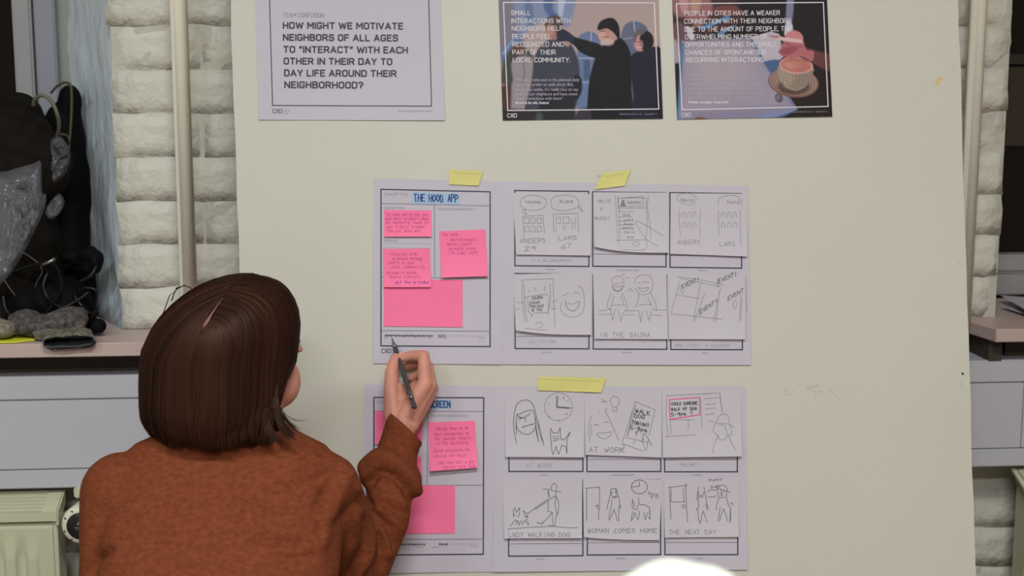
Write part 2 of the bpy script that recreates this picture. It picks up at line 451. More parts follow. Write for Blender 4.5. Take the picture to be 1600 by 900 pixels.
BF.strokes('edge_nick', Z(1400,300,1.5,'147,164 149,168','150,445 155,455'), 1.2, M_scuff)

# ---- question poster
P1 = Sheet('question_poster', [(398,-18),(688.5,-18),(695,188.5),(404.5,187.5)], M_paper, wave=.0012, curl=.0012)
tag(P1.o, 'white poster asking in bold capitals how we might motivate neighbors of all ages', 'poster')
P1.strokes('border', [[(421.3,-4),(426.2,165),(674.4,166.2),(669.8,-4),(421.3,-4)]], 1.5, M_navy)
P1.din('heading', [('TEAM CONFUSION', 442, 506.7, 27.3, 7.2, .006)], M_grey, wf=.11)
P1.din('question', [
 ('HOW MIGHT WE MOTIVATE',442,630.3,45.6,11.2,.006),('NEIGHBORS OF ALL AGES',442.2,622.2,64.2,11.2,.006),
 ('TO \u201cINTERACT\u201d WITH EACH',442.7,637.5,83,11.2,.006),('OTHER IN THEIR DAY TO',443.2,613.3,101.3,11.2,.006),
 ('DAY LIFE AROUND THEIR',444,620,119.8,11.2,.006),('NEIGHBORHOOD?',444.4,567.8,138.3,11.2,.006)], M_ink, wf=.205)
P1.din('footer_mark', [('CIID',426.3,441.5,177.2,6.6,0)], M_navy, wf=.14)
P1.text('small_print', [('Copenhagen Institute of',444,455,172.6,1.8,0),('Interaction',444,454,175.2,1.8,0),('Design',444,450,178,1.8,0),
   ('DESIGN FOR GENERATIONS x NEIGHBORS',622,675,175.5,2.6,0)], M_grey, res=1)

# ---- printed photographs: colours laid on a fine grid, soft-edged shapes
M_print = bpy.data.materials.new('photo_print'); M_print.use_nodes = True
_nt = M_print.node_tree; _a = _nt.nodes.new('ShaderNodeAttribute'); _a.attribute_name = 'ink'
_nt.links.new(_a.outputs['Color'], _nt.nodes['Principled BSDF'].inputs['Base Color'])
_nt.nodes['Principled BSDF'].inputs['Roughness'].default_value = .5; _nt.nodes['Principled BSDF'].inputs['Specular IOR Level'].default_value = .15
def inside(x, y, pts):
    c = np.zeros(x.shape, bool); n = len(pts); j = n-1
    for i in range(n):
        xi, yi = pts[i]; xj, yj = pts[j]
        if yi != yj: c ^= ((yi > y) != (yj > y)) & (x < (xj-xi)*(y-yi)/(yj-yi)+xi)
        j = i
    return c
class Paint:
    def __init__(s, X, Y, base): s.X, s.Y = X, Y; s.C = np.tile(np.array(base, float), (len(X), 1))
    def poly(s, txt, col, soft=8, a=1., smooth=True):
        pts = [tuple(float(q) for q in p.split(',')) for p in txt.split()]
        if smooth and len(pts) > 3: pts = crv([pts+[pts[0]]], 4)[0]
        d = segdist(s.X, s.Y, pts+[pts[0]]); d = np.where(inside(s.X, s.Y, pts), d, -d)
        w = np.clip(.5+d/soft, 0, 1)[:, None]*a
        s.C = s.C*(1-w) + np.array(col, float)*w; return s
    def line(s, txt, wd, col, soft=5, a=1.):
        pts = [tuple(float(q) for q in p.split(',')) for p in txt.split()]
        w = np.clip(.5+(wd/2-segdist(s.X, s.Y, pts))/soft, 0, 1)[:, None]*a
        s.C = s.C*(1-w) + np.array(col, float)*w; return s
    def ell(s, cx, cy, rx, ry, col, soft=.15, a=1., rot=0):
        c, q = math.cos(rot), math.sin(rot); dx, dy = s.X-cx, s.Y-cy
        r = np.hypot((dx*c+dy*q)/rx, (-dx*q+dy*c)/ry)
        w = np.clip(.5+(1-r)/soft, 0, 1)[:, None]*a; s.C = s.C*(1-w)+np.array(col, float)*w; return s
    def grad(s, x0, y0, x1, y1, c0, c1):
        L = (x1-x0)**2+(y1-y0)**2; t = np.clip(((s.X-x0)*(x1-x0)+(s.Y-y0)*(y1-y0))/L, 0, 1)[:, None]
        s.C = np.array(c0, float)*(1-t)+np.array(c1, float)*t; return s
def photo(name, quad, ox, painter):
    nx, ny = 252, 206
    S = Sheet(name, quad, M_print, nx=nx, ny=ny, wave=.0012, curl=.001)
    me = S.o.data; co = co_get(me)
    px = co[:, 0]/BS + S.cx; py = S.cy - co[:, 1]/BS
    pt = painter((px-ox)*4.5, py*4.5)
    n = (nx+1)*(ny+1); c = np.clip(pt.C, 0, 255)/255
    c += (np.random.rand(len(c), 1)-.5)*.012; c = np.clip(c, 0, 1)
    c[n:] = .7
    c = np.where(c <= .04045, c/12.92, ((c+.055)/1.055)**2.4)*KALB[0]
    at = me.attributes.new('ink', 'FLOAT_COLOR', 'POINT')
    at.data.foreach_set('color', np.hstack([c, np.ones((len(c), 1))]).astype(np.float32).ravel())
    return S
def paint_greeting(X, Y):
    p = Paint(X, Y, (168,146,142)); p.grad(500,-50,900,800,(160,142,146),(172,150,140))
    p.poly('-40,-90 170,-90 190,200 160,300 60,420 -40,500', (118,112,128), 60)
    p.poly('170,-90 560,-90 545,160 500,185 430,120 300,180 200,240 170,160', (120,132,165), 25)
    p.poly('380,-90 440,-60 420,60 470,120 430,140 360,60', (66,84,130), 20, .8)
    p.poly('480,-90 520,-80 500,60 480,130 455,60', (188,190,210), 18, .7)
    p.poly('230,-50 260,-50 290,140 260,200 225,100', (80,92,128), 20, .6)
    p.poly('60,360 110,300 150,250 200,230 210,330 120,400 60,440', (92,110,150), 25)
    p.line('70,380 160,255', 14, (150,165,190), 10, .7)
    # arched windows behind
    p.poly('590,770 600,300 640,235 690,222 735,250 755,310 740,780', (96,112,150), 10)
    p.line('692,225 680,760', 8, (165,165,185), 6); p.line('600,410 745,410', 7, (160,160,180), 6); p.line('600,580 700,580', 7, (160,160,180), 6)
    p.poly('640,420 690,420 690,560 640,560', (60,74,110), 12, .7, False)
    p.poly('900,330 905,230 935,170 990,150 1050,165 1090,210 1100,330 1000,420 940,420', (92,98,122), 10)
    p.line('990,152 1000,230', 8, (168,165,178), 6); p.line('905,280 990,260', 6, (150,150,170), 6)
    # figure at the left with scarf
    p.poly('60,520 90,400 160,330 240,350 290,420 300,600 280,800 120,880 60,860', (62,66,62), 22)
    p.poly('130,450 180,400 250,395 285,430 275,560 250,760 120,770 120,640 140,560', (142,132,140), 16)
    p.line('215,430 225,520 200,600', 8, (90,85,92), 8, .7); p.line('150,560 230,600', 6, (100,95,102), 8, .5)
    p.ell(75,610,18,22,(150,95,105)); p.poly('40,640 110,600 130,640 110,860 40,860', (70,44,40), 20, .9)
    p.ell(180,350,44,40,(92,62,48), .4)
    # man with his back to us
    p.poly('230,860 280,560 290,420 330,330 400,280 500,280 560,330 600,430 610,560 600,700 560,790 560,860', (58,60,76), 12)
    p.poly('340,860 350,640 480,640 560,600 580,780 560,860', (34,34,42), 22)
    p.poly('570,540 620,550 625,640 590,700 560,680', (30,30,40), 10)
    p.ell(425,205,58,78,(150,110,105), .2); p.poly('365,190 380,130 430,110 480,130 495,190 490,260 455,280 440,210 400,170', (76,62,62), 12)
    p.ell(400,225,26,34,(176,130,120), .5, .8)
    # the arm reaching over
    p.poly('455,230 500,210 570,258 660,285 760,320 800,400 720,410 620,370 560,310 470,290', (20,20,26), 8)
    p.poly('455,235 500,212 565,255 560,300 500,292 458,285', (38,40,62), 10)
    p.poly('500,290 545,300 530,330 505,318', (190,150,140), 8, .8)
    # man in the dark coat
    p.poly('720,410 760,330 850,290 900,270 950,330 975,420 975,600 985,765 980,900 660,900 665,740 680,560', (16,15,22), 8)
    p.ell(806,250,62,66,(178,132,126), .12); p.ell(768,250,26,34,(196,150,140), .5)
    p.ell(808,298,46,26,(190,172,170), .4, .8); p.line('752,222 790,218', 6, (70,50,50), 5, .8); p.line('768,262 812,258', 5, (120,62,62), 5, .8)
    p.poly('738,212 750,160 800,130 850,132 885,180 892,258 880,272 850,230 800,200', (20,16,24), 7)
    # woman at the right
    p.poly('970,420 1000,370 1080,350 1140,330 1190,370 1200,620 1200,900 975,900 985,700 975,560', (26,26,44), 9)
    p.poly('1190,370 1150,360 1160,900 1240,900 1240,380', (20,20,34), 9)
    p.ell(1036,300,46,64,(176,128,132), .14); p.ell(1080,290,50,70,(24,18,26), .14)
    p.poly('990,290 985,240 1020,210 1070,205 1060,240 1020,250 1000,300', (96,88,98), 9)
    p.ell(1028,315,30,38,(184,134,138), .4, .8); p.line('992,296 1056,292', 5, (90,60,70), 5, .8); p.line('1015,335 1046,332', 7, (205,180,185), 5, .9)
    p.poly('-40,780 330,790 350,900 -40,900', (38,34,36), 30, .9); p.poly('290,900 310,800 345,800 350,860', (70,84,76), 16, .8)
    p.poly('580,900 590,790 680,770 690,900', (52,46,58), 20)
    p.poly('60,700 30,900 -40,900 -40,640', (48,30,28), 20, .8)
    return p
def paint_coffee(X, Y):
    p = Paint(X, Y, (26,22,24)); p.grad(600,200,1200,800,(30,25,30),(34,24,22))
    p.poly('-40,-90 420,-90 520,60 540,150 300,240 60,160', (66,40,44), 30)
    p.poly('40,-90 240,-90 330,40 300,120 230,200 150,130 60,100', (140,96,100), 18)
    p.poly('90,-90 140,-90 160,60 110,80', (188,140,146), 14, .8); p.poly('180,-60 250,-60 240,60 180,90', (172,140,120), 16, .8)
    p.poly('330,60 420,40 500,50 530,100 440,110 350,100', (110,62,60), 16)
    p.poly('50,280 60,160 140,180 180,260 130,420 60,430', (96,72,82), 20); p.poly('40,300 80,290 100,420 60,440', (170,160,176), 18, .8)
    p.poly('140,190 180,200 200,270 170,280', (190,180,190), 10)
    p.poly('860,-90 900,-90 900,60 880,190 850,240 840,200', (120,120,150), 12); p.poly('850,150 890,170 890,240 835,250', (190,185,200), 8)
    p.poly('235,195 430,110 460,125 260,215', (84,128,170), 6, 1, False); p.poly('360,235 470,180 500,178 380,255', (84,128,170), 6, 1, False)
    # sheets
    p.poly('110,290 600,270 760,520 930,770 880,790 700,840 80,850 95,560', (130,122,148), 8, 1, False)
    p.poly('130,300 590,280 740,520 860,740 100,790', (150,142,158), 60, .9, False)
    p.poly('250,300 500,320 600,560 300,640 200,500', (168,154,162), 140, .6)
    p.poly('600,262 740,220 800,240 830,400 800,425 700,440', (178,168,182), 8, 1, False)
    p.line('600,272 690,430 745,520', 12, (62,100,150), 5); p.line('120,310 105,560 80,850', 13, (52,112,162), 5)
    p.line('760,850 920,770 840,660', 8, (82,116,160), 5); p.poly('740,780 920,768 760,840 600,850 690,800', (120,132,172), 10, .8, False)
    p.poly('700,435 800,425 810,500 740,500', (70,92,130), 12)
    p.poly('190,850 230,825 300,840 290,870', (110,70,50), 8)
    p.ell(795,690,26,34,(70,60,74), .3, .8, -.5); p.ell(790,685,14,20,(120,110,124), .4, .8)
    # saucer and cup
    p.ell(898,580,178,106,(116,82,76), .05, 1, .12); p.ell(898,575,168,98,(150,120,112), .05, 1, .12)
    for r in (.88, .76, .64): p.ell(898,578,172*r,102*r,(104,80,74), .05, .8, .12); p.ell(898,577,172*r-6,102*r-5,(150,124,116), .05, 1, .12)
    p.ell(900,610,110,56,(70,54,50), .3, .8)
    p.poly('800,460 812,560 850,620 920,640 985,610 1010,560 1032,470', (140,124,112), 7)
    p.poly('800,470 808,560 845,615 900,560 880,500', (170,152,138), 30, .7)
    for k in range(9): p.line('%d,%d %d,%d' % (812+k*26, 500+10*math.sin(k*.4), 832+k*20, 600+16*math.sin(k*.4)), 4, (96,80,72), 4, .5)
    for k in range(4): p.line('%d,%d %d,%d %d,%d' % (812+k*6, 510+k*26, 915, 545+k*26, 1020-k*8, 500+k*27), 3, (98,84,76), 4, .45)
    p.ell(917,460,119,60,(196,150,140), .04, 1, .1); p.ell(916,460,106,50,(178,112,104), .06, 1, .1); p.ell(900,455,60,26,(205,150,140), .6, .8, .1)
    p.poly('840,420 900,400 960,420 1000,470 940,500', (166,98,88), 40, .6)
    # hand holding a pen
    p.poly('960,330 1060,360 1215,400 1240,520 1140,500 1020,440 960,410', (96,58,58), 16)
    p.poly('800,350 830,290 850,240 900,215 950,235 970,290 990,350 1040,360 1030,430 960,400 900,410 830,400 795,370', (168,98,104), 9)
    p.poly('850,240 900,215 950,235 965,280 880,290 840,270', (190,122,128), 10)
    p.poly('800,360 860,330 930,340 880,380 830,390', (130,66,74), 12, .7); p.line('840,300 900,330 960,330', 6, (120,62,70), 6, .7)
    p.poly('715,250 800,255 830,262 960,280 965,305 830,290 760,270', (206,170,176), 6, 1, False); p.poly('715,250 790,250 800,268 760,270', (160,110,120), 6, .9, False)
    return p
P2 = photo('photo_poster', [(778.2,-18),(1028.5,-19),(1035.6,185.6),(785.6,188.4)], 770, paint_greeting)
tag(P2.o, 'printed photo of older people greeting in dark winter coats, white frame and text', 'poster', 'photo posters at the top of the board')
P2.strokes('border', [[(786.7,4),(1022.2,4.8),(1029,170.7),(793.3,173),(786.7,4)]], 1.5, M_white, e=.0005)
sl = -.006
P2.din('quote_heading', [(t, 770+a/4.5, 770+b/4.5, y/4.5, 7.6, -.002) for t, a, b, y in [
 ('SMALL',128,265,108),('INTERACTIONS WITH',130,545,165),('NEIGHBORS HELP',133,495,218),('PEOPLE FEEL',135,410,274),
 ('RECOGNIZED AND',136,500,330),('PART OF THEIR',138,442,386),('LOCAL COMMUNITY.',140,545,440)]], M_white, wf=.125, e=.0005)
P2.text('quote_text', [(t, 770+a/4.5, 770+b/4.5, y/4.5, 4.4, -.002) for t, a, b, y in [
 ('\u201cWe don\u2019t take part in the planned daily',158,608,572),('walks, we prefer to walk alone. But,',158,568,605),
 ('during our walks, it\u2019s really nice to say',158,600,640),('hello to our neighbors and have some',160,594,672),('short interactions with them\u201d',160,494,703)]], M_whitef, res=2, e=.0005)
P2.text('attribution', [('Barton & his wife, Retired',770+160/4.5,770+393/4.5,732/4.5,4,0)], M_white, bold=.02, res=2, e=.0005)
P2.din('footer_mark', [('CIID',770+102/4.5,770+170/4.5,828/4.5,6.4,0)], M_white, wf=.14, e=.0005)
P2.text('small_print', [('NEIGHBORHOOD   INSIGHT 1',968,1026,180,2.6,0)], M_grey, res=1)
P3 = photo('photo_poster', [(1049.2,-20),(1291.2,-22),(1300,182.3),(1057.8,187)], 1040, paint_coffee)
tag(P3.o, 'printed photo of a hand with a pen beside a coffee cup, white frame and text', 'poster', 'photo posters at the top of the board')
P3.strokes('border', [[(1056.7,6.2),(1286.2,4),(1293.3,166.7),(1065.6,171.8),(1056.7,6.2)]], 1.5, M_white, e=.0005)
P3.din('quote_heading', [(t, 1040+a/4.5, 1040+b/4.5, y/4.5, 7.6, -.006) for t, a, b, y in [
 ('PEOPLE IN CITIES HAVE A WEAKER',130,803,112),('CONNECTION WITH THEIR NEIGHBORS',130,882,168),('DUE TO THE AMOUNT OF PEOPLE, THE',132,885,224),
 ('OVERWHELMING NUMBER OF',135,715,278),('OPPORTUNITIES AND THE SMALL',138,785,332),('CHANCES OF SPONTANEOUS',140,705,388),('RECURRING INTERACTIONS',143,690,440)]], M_white, wf=.125, e=.0005)
P3.text('quote_text', [(t, 1040+a/4.5, 1040+b/4.5, y/4.5, 4.2, -.004) for t, a, b, y in [
 ('\u201cWhen you live in the city, especially in a block,',162,625,533),('Copenhagen, it doesn\u2019t matter who your',162,620,566),('neighbor is. There are many people around you',160,690,600),
 ('often, for example during the winter there.',160,660,634),('You will not find a reason to say hello and',160,675,667),('those stay away, you don\u2019t have to see anyone\u201d',160,640,698)]], M_whitef, res=2, e=.0005)
P3.text('attribution', [('Nathalie, Geologist, Young Adult',1040+160/4.5,1040+440/4.5,728/4.5,4,-.004)], M_white, bold=.02, res=2, e=.0005)
P3.din('footer_mark', [('CIID',1040+110/4.5,1040+176/4.5,824/4.5,6.4,-.01)], M_white, wf=.14, e=.0005)
P3.text('small_print', [('NEIGHBORHOOD   INSIGHT 2',1238,1292,176.5,2.6,-.01)], M_grey, res=1)
# ---- the two storyboards
G_form = 'concept forms with a title strip'; G_story = 'storyboard sheets with six frames'; G_card = 'pencil drawings stuck over the storyboard frames'
G_pink = 'pink sticky notes on the concept forms'; G_tape = 'strips of yellow masking tape'
F1 = Sheet('concept_form', [(583,278.5),(783.5,283.5),(782.2,569.3),(583.2,567.6)], M_paper, wave=.0012, curl=.0015, nx=16, ny=16)
tag(F1.o, 'upper concept form with the blue title THE HOOD APP', 'form', G_form)
S1 = Sheet('storyboard_sheet', [(782,283.5),(1169,290.5),(1173,570.3),(781.5,569.3)], M_paper, base=.0009, wave=.0012, curl=.0015, nx=20, ny=16, seed=2)
tag(S1.o, 'upper white storyboard sheet holding the drawings about Anders and Lars', 'sheet', G_story)
F2 = Sheet('concept_form', [(568.5,600.2),(773.5,603.5),(770.5,893),(566,895)], M_paper, wave=.0018, curl=.0015, nx=16, ny=16, seed=4)
tag(F2.o, 'lower concept form behind the writing hand, its blue title ending in SCREEN', 'form', G_form)
S2 = Sheet('storyboard_sheet', [(773,603.5),(1166,604),(1167,889.5),(770,893)], M_paper, base=.0009, wave=.0015, curl=.002, nx=20, ny=16, seed=5)
tag(S2.o, 'lower white storyboard sheet holding the dog walking drawings', 'sheet', G_story)

F1.strokes('border', [[(595.4,295.9),(765.8,299.8),(765.8,541.4),(595.5,540.4),(595.4,295.9)]], 1.9, M_navy)
F1.strokes('form_line', [[(596,318),(765,321.8)],[(678.9,319.8),(679.3,434)],[(596,433),(765,435)],[(596,516.4),(765,517.6)]], .9, M_line)
F1.strokes('writing_line', [[(600,380.5),(672,381)],[(600,387.5),(672,388)],[(696,524.6),(758,525)]], .55, M_lgrey)
F1.text('field_name', [('CONCEPT TITLE',600.6,637,305.5,4.2,.01),('DESCRIPTION',600.6,631.5,327,3.9,.01),('VALUE FOR GENERATION 1',683.3,743.5,328.5,3.8,.01),('PROMISE',600.5,621,378,3.6,.01),
   ('Before',601,607,528.5,2.2,0),('after',668,675,528.8,2.2,0),('Generation 1',686,702,528.8,2.2,0),('Date',748,757,529,2.2,0),('8',687.5,689.8,378.5,4,0)], M_grey, res=2)
F1.strokes('pencil_scribble', hand('mmwrwmmwmmnmwmmwmnwm',601.5,676,526.2,4.2,.003,.7,4.4)+[[(601.5,524),(640,524.6),(676,524.2)],[(603,523),(662,525)]], .7, M_pencild)
F1.strokes('pencil_scribble', hand('smile',685,696,526.3,4,0,.5), .8, M_pencild)
F1.din('footer_mark', [('CIID',596.2,611,551.6,7,0)], M_navy, wf=.14)
F1.poly('highlight', [(644.5,300),(718.4,302.5),(718,319.6),(644,318)], M_hilite)
F1.strokes('marker_title', hand('THE HOOD APP',647.5,716,314.6,11.2,.015,.3,5.6), 1.7, M_marker, e=.0004)

F2.strokes('border', [[(584.3,620.9),(755.8,621.4),(755.2,865.6),(584.5,866.6),(584.3,620.9)]], 1.9, M_navy)
F2.strokes('form_line', [[(585,642.4),(755.5,642.8)],[(668.2,643),(667.6,758)],[(585,758.3),(755,758)],[(585,842.2),(755,842.2)]], .9, M_line)
F2.strokes('writing_line', [[(703,849.5),(748,849.8)]], .55, M_lgrey)
F2.text('field_name', [('CONCEPT TITLE',589,625,629.5,4.2,0),('VALUE FOR GENERATION 1',672.3,734,651.2,3.8,.003),('DESCRIPTION',589,620,650,3.9,0),('after',655,662,855,2.2,0),('Generation 1',674,690,855,2.2,0),('Date',736,746,854,2.2,0)], M_grey, res=2)
F2.strokes('pencil_scribble', hand('wmmnwmmnwmmwmmw',588,664,851.6,4,.0,.7,4.4)+[[(600,850),(664,849.4)]]+hand('mwmwm',686.5,700,851.4,4,0,.8), .7, M_pencild)
F2.din('footer_mark', [('CIID',585,600,877,7,0)], M_navy, wf=.14)
F2.poly('highlight', [(628,624.5),(706,625.4),(705.4,639),(628,639.3)], M_hilite)
F2.strokes('marker_title', hand('HOOD',630,664,637,10,.0,.3)+hand('SCREEN',671,703.5,636.6,9.8,.0,.35), 1.7, M_marker, e=.0004)

def frames(S, rows):
    L = []
    for (x0, x1, y0, y1, dy) in rows:
        L.append([(x0,y0),(x1,y0+dy),(x1+.3,y1+dy*.8),(x0+.3,y1),(x0,y0)])
    S.strokes('frame', L, 1.9, M_navy)
    S.strokes('frame_divider', [[(x0,y1-19),(x1,y1-19+dy*.8)] for (x0,x1,y0,y1,dy) in rows], .8, M_line)
frames(S1, [(804.2,919.7,297.8,415.2,1.4),(925.8,1040.2,300,416,1.2),(1046.5,1158.2,301,417.6,1.8),(804.6,919.8,427.4,544.5,.6),(926.5,1041.2,429.4,545.2,.5),(1047.4,1159.2,431,545.9,.6)])
frames(S2, [(794.9,910.4,619,736.4,0),(916.8,1032,619,736.5,0),(1038,1151.6,619,737,0),(794.5,910.3,750,868.2,-.8),(917.3,1031.6,750,866.6,-.6),(1038.4,1152,750,866.2,-.2)])
S1.text('frame_caption', [('Context',852.5,866,421.8,2.6,.01),('Problem/Opportunity',963,998.5,423,2.6,.01),('Solution',1091,1104,423.4,2.6,.01),('Action',848,861,551.4,2.6,0),('Benefits',973,986,551.6,2.6,0),('Result',1098,1107,552.3,2.6,0)], M_line, res=1)
S2.text('frame_caption', [('Context',843.5,856,743,2.6,0),('Problem/Opportunity',954.5,990,743,2.6,0),('Solution',1082.5,1096,743.2,2.6,0),('Action',838,850.5,874,2.6,0),('Benefits',963,976.5,873,2.6,0),('Result',1089,1098,872.8,2.6,0)], M_line, res=1)
S1.strokes('faint_caption', hand('IN A NEIGHBORHOOD',829,894,409,4.4,.0,.3)+hand('INVITATION',824,868,536.5,5.2,.0,.3)+hand('MORE EVENTS IN CALENDAR',1054,1139,542,4.8,.0,.3), .55, M_pencilf)
S2.strokes('faint_caption', hand('AT WORK',822,864,730.5,7,.0,.3)+hand('HALLWAY',1062,1090,728,5.5,.0,.3), .6, M_pencilf)

def card(quad, label, base=.0006, **kw):
    S = Sheet('drawing_card', quad, M_card, base=base, under=S1 if quad[0][1] < 560 else S2, nx=12, ny=12, **kw)
    tag(S.o, label, 'drawing', G_card); return S
# 1a
c = card([(801.5,301.5),(922,303.5),(922.6,399.4),(806.4,397.9)], 'drawing card of two apartment blocks under thought clouds, captioned ANDERS 29 and LARS 67', curl=.004, wave=.001)
L = crv(Z(780,260,5.295,'215,355 175,320 180,280 215,250 260,240 310,243 360,255 392,290 385,325 350,350 300,365 250,362 215,355','430,320 430,280 460,250 520,240 580,240 630,255 655,290 655,330 610,352 540,368 470,360 435,340 430,320'))
L += [circ(780+205/5.295,260+372/5.295,2.6), circ(780+222/5.295,260+395/5.295,1.4), circ(780+668/5.295,260+340/5.295,2.2), circ(780+683/5.295,260+365/5.295,1.4)]
L += Z(780,260,5.295,'205,600 192,415 360,405 375,550','450,540 447,398 650,388 655,548')
for r in range(2):
    for k in range(3): L += Z(780,260,5.295,*['%d,%d %d,%d %d,%d %d,%d %d,%d' % (a,b,a+34,b,a+36,b+44,a+2,b+46,a,b) for a,b in [(210+k*52,428+r*68)]])
L += Z(780,260,5.295,'468,425 505,420 508,470 470,472 468,425','528,420 575,418 578,470 530,472 528,420','600,430 605,475 630,470 632,425','470,500 468,545','530,490 532,530','545,488 548,525','600,485 605,522','625,480 628,515')
c.strokes('pencil_drawing', L, .75, M_pencil)
c.strokes('handwriting', hand('ANDERS',813,852.5,380,7.5,-.02,.3)+hand('29',820,838,392,7,-.03,.3)+hand('LARS',873,901,375.5,6.5,-.03,.3)+hand('67',877,893,389.5,8,-.08,.3)+hand('Home',822,845,318,5,0,.5)+hand('Alone',874,896,317,5,0,.5), .85, M_pencil)
# 1b
c = card([(926.8,300.5),(1045,301),(1043.8,395.2),(928,385.6)], 'drawing card of a finger touching a phone screen with a list', blc=1, curl=.004, curlr=.004, wave=.001)
L = Z(780,260,5.295,'960,240 972,500 990,655','985,250 992,400 1000,600')
L += Z(980,260,5.295,'-50,262 155,262 165,480 150,600','175,235 165,330 185,470 195,600','-80,345 155,345','155,265 158,345')
L += crv(Z(980,260,5.295,'305,578 90,455 82,490 130,570 180,620 255,662','60,660 40,640 60,625 95,630 90,650 70,665','-40,690 40,692 140,690 160,640 155,600')) + Z(980,260,5.295,'-100,612 150,608')
L += rect((965,310),(1004,307),(1005,322),(966,323)) + Z(980,260,5.295,'-78,375 -10,375','0,378 60,372','-78,420 40,415','-78,455 45,450','-78,485 50,480','-60,515 45,512')
c.strokes('pencil_drawing', L, .7, M_pencil)
c.poly('portrait_blob', [(969,322),(970,318),(971.5,315),(971.5,313),(974,312.2),(976,314),(975.4,316.6),(977.5,320),(977,322.5)], M_pencil)
c.strokes('handwriting', hand('INVITE',932,955,317,4.6,0,.4)+hand('A',938,942,328.5,4.6,0,.4)+hand('BUDDY',930,953,343.6,5,0,.4)+hand('ANDERS!',980,1003,318.5,4,0,.4)
   +hand('Anna',973,984,337,3.4,0,.5)+hand('Lars',975,990,345,3.4,0,.5)+hand('Peter',975,992,352,3.6,0,.5)+hand('Sofia',973,990,358,3.4,0,.5)+hand('Karin',975,992,364.5,3.4,0,.5)+hand('Jens',978,990,372,3.4,0,.5), .65, M_pencil)
# 1c
c = card([(1048,301.8),(1167,303),(1166,400.9),(1046.4,396.8)], 'drawing card of two tall houses joined by thoughts, faint captions ANDERS and LARS', base=.0009, curl=.004, wave=.001)
L = crv(Z(980,260,5.295,'410,275 420,240 460,225 520,225 560,250 570,280 540,310 500,320 450,305 410,275','755,320 752,280 790,250 850,240 910,250 940,285 940,325')) + Z(980,260,5.295,'430,360 428,460 437,570','605,360 595,480 605,590','752,360 755,570','932,360 930,500 937,655')
for r in range(2):
    for k in range(3):
        L += crv(Z(980,260,5.295,*['%d,%d %d,%d %d,%d %d,%d' % (a,b+45,a+2,b+8,a+22,b,a+28,b+45) for a,b in [(450+k*45,380+r*85),(778+k*48,380+r*85)]]))
c.strokes('pencil_drawing', L, .65, M_pencil)
c.strokes('handwriting', hand('ANDERS',1058,1093,382,6.5,-.02,.35)+hand('LARS',1124,1148,384.5,6.5,0,.35)+hand('Sauna',1063,1083,315,5,0,.5)+hand('Sauna',1135,1155,318,5,0,.5), .65, M_pencil)
# 1d
c = card([(802.7,428.5),(924.5,426),(923.5,523),(805.5,515.8)], 'drawing card of a ringing phone showing a sauna invitation beside a laughing face', base=.0008, blc=1, curl=.004, curlr=.004, wave=.001)
L = Z(780,410,5.295,'190,145 190,300 210,495','190,145 445,135 450,300 460,530','200,290 380,262 412,280 405,415 285,418 268,452 258,415 240,405 235,292','205,180 215,400 235,490','420,180 425,300 400,435','145,330 205,332','140,392 175,380','440,325 485,308','425,385 480,382','298,205 300,240','380,200 370,235','245,225 250,245','530,275 575,250','210,545 400,560')
L += crv(Z(780,410,5.295,'650,190 690,220 703,300 700,380 670,430 610,452 545,435 510,390 515,330','548,315 555,360 585,395 620,398 650,370 665,325','560,335 600,345 660,320','615,255 645,248 672,262','300,520 310,500 340,495 358,515 350,535 325,540'))
c.strokes('pencil_drawing', L, .75, M_pencil)
c.strokes('laughing_line', crv(Z(780,410,5.295,'548,315 555,360 585,395 620,398 650,370 665,325')), 1.1, M_pencil)
c.strokes('handwriting', hand('SAUNA',831,848,468,4.5,-.1,.3)+hand('EVENT',827.5,844,475.5,4,-.05,.3)+hand('TONIGHT',827,850,481,4,-.03,.3)+hand('8 PM',831,847,486.5,4,0,.3), .8, M_pencild)
# 1e
c = card([(926.4,424.5),(1041,426),(1042.3,529.6),(928.3,529.2)], 'drawing card of two laughing figures on a bench, captioned IN THE SAUNA', base=.0011, curl=.004, wave=.001)
L = crv(Z(780,410,5.295,'935,185 930,145 960,118 1010,120 1030,160 1020,215 980,240 945,225 935,185','945,195 950,220 975,235 1005,225 1018,195 980,203 945,195'))
L += Z(780,410,5.295,'945,180 985,172','1000,172 1015,165','925,255 895,330 892,370 915,385','945,280 935,340 922,375','1005,280 1025,340 1040,365','930,355 1030,350','920,380 935,480 955,400','955,400 965,380','990,390 985,400 1005,485 1025,420 1045,395','825,400 925,388','815,428 925,430','1010,110 1035,95')
L += crv(Z(980,410,5.295,'60,180 70,130 120,105 180,110 210,160 205,215 180,255 120,268 85,245 65,210','90,208 120,240 150,238 178,208 120,215 90,208'))
L += Z(980,410,5.295,'90,172 105,165','125,162 180,165','90,250 95,300 65,370','190,250 235,340 240,405','170,290 200,360','95,355 150,345 195,350','95,400 108,492 125,400','155,395 180,485 195,400','205,388 320,395','195,432 280,438','-20,398 95,400','-20,435 60,432','-45,250 -10,330 0,395','-20,130 15,125','0,240 25,215 45,240')
c.strokes('pencil_drawing', L, .75, M_pencil)
c.strokes('handwriting', hand('IN THE SAUNA',936.5,1015,526.3,7,0,.35), .8, M_pencil)
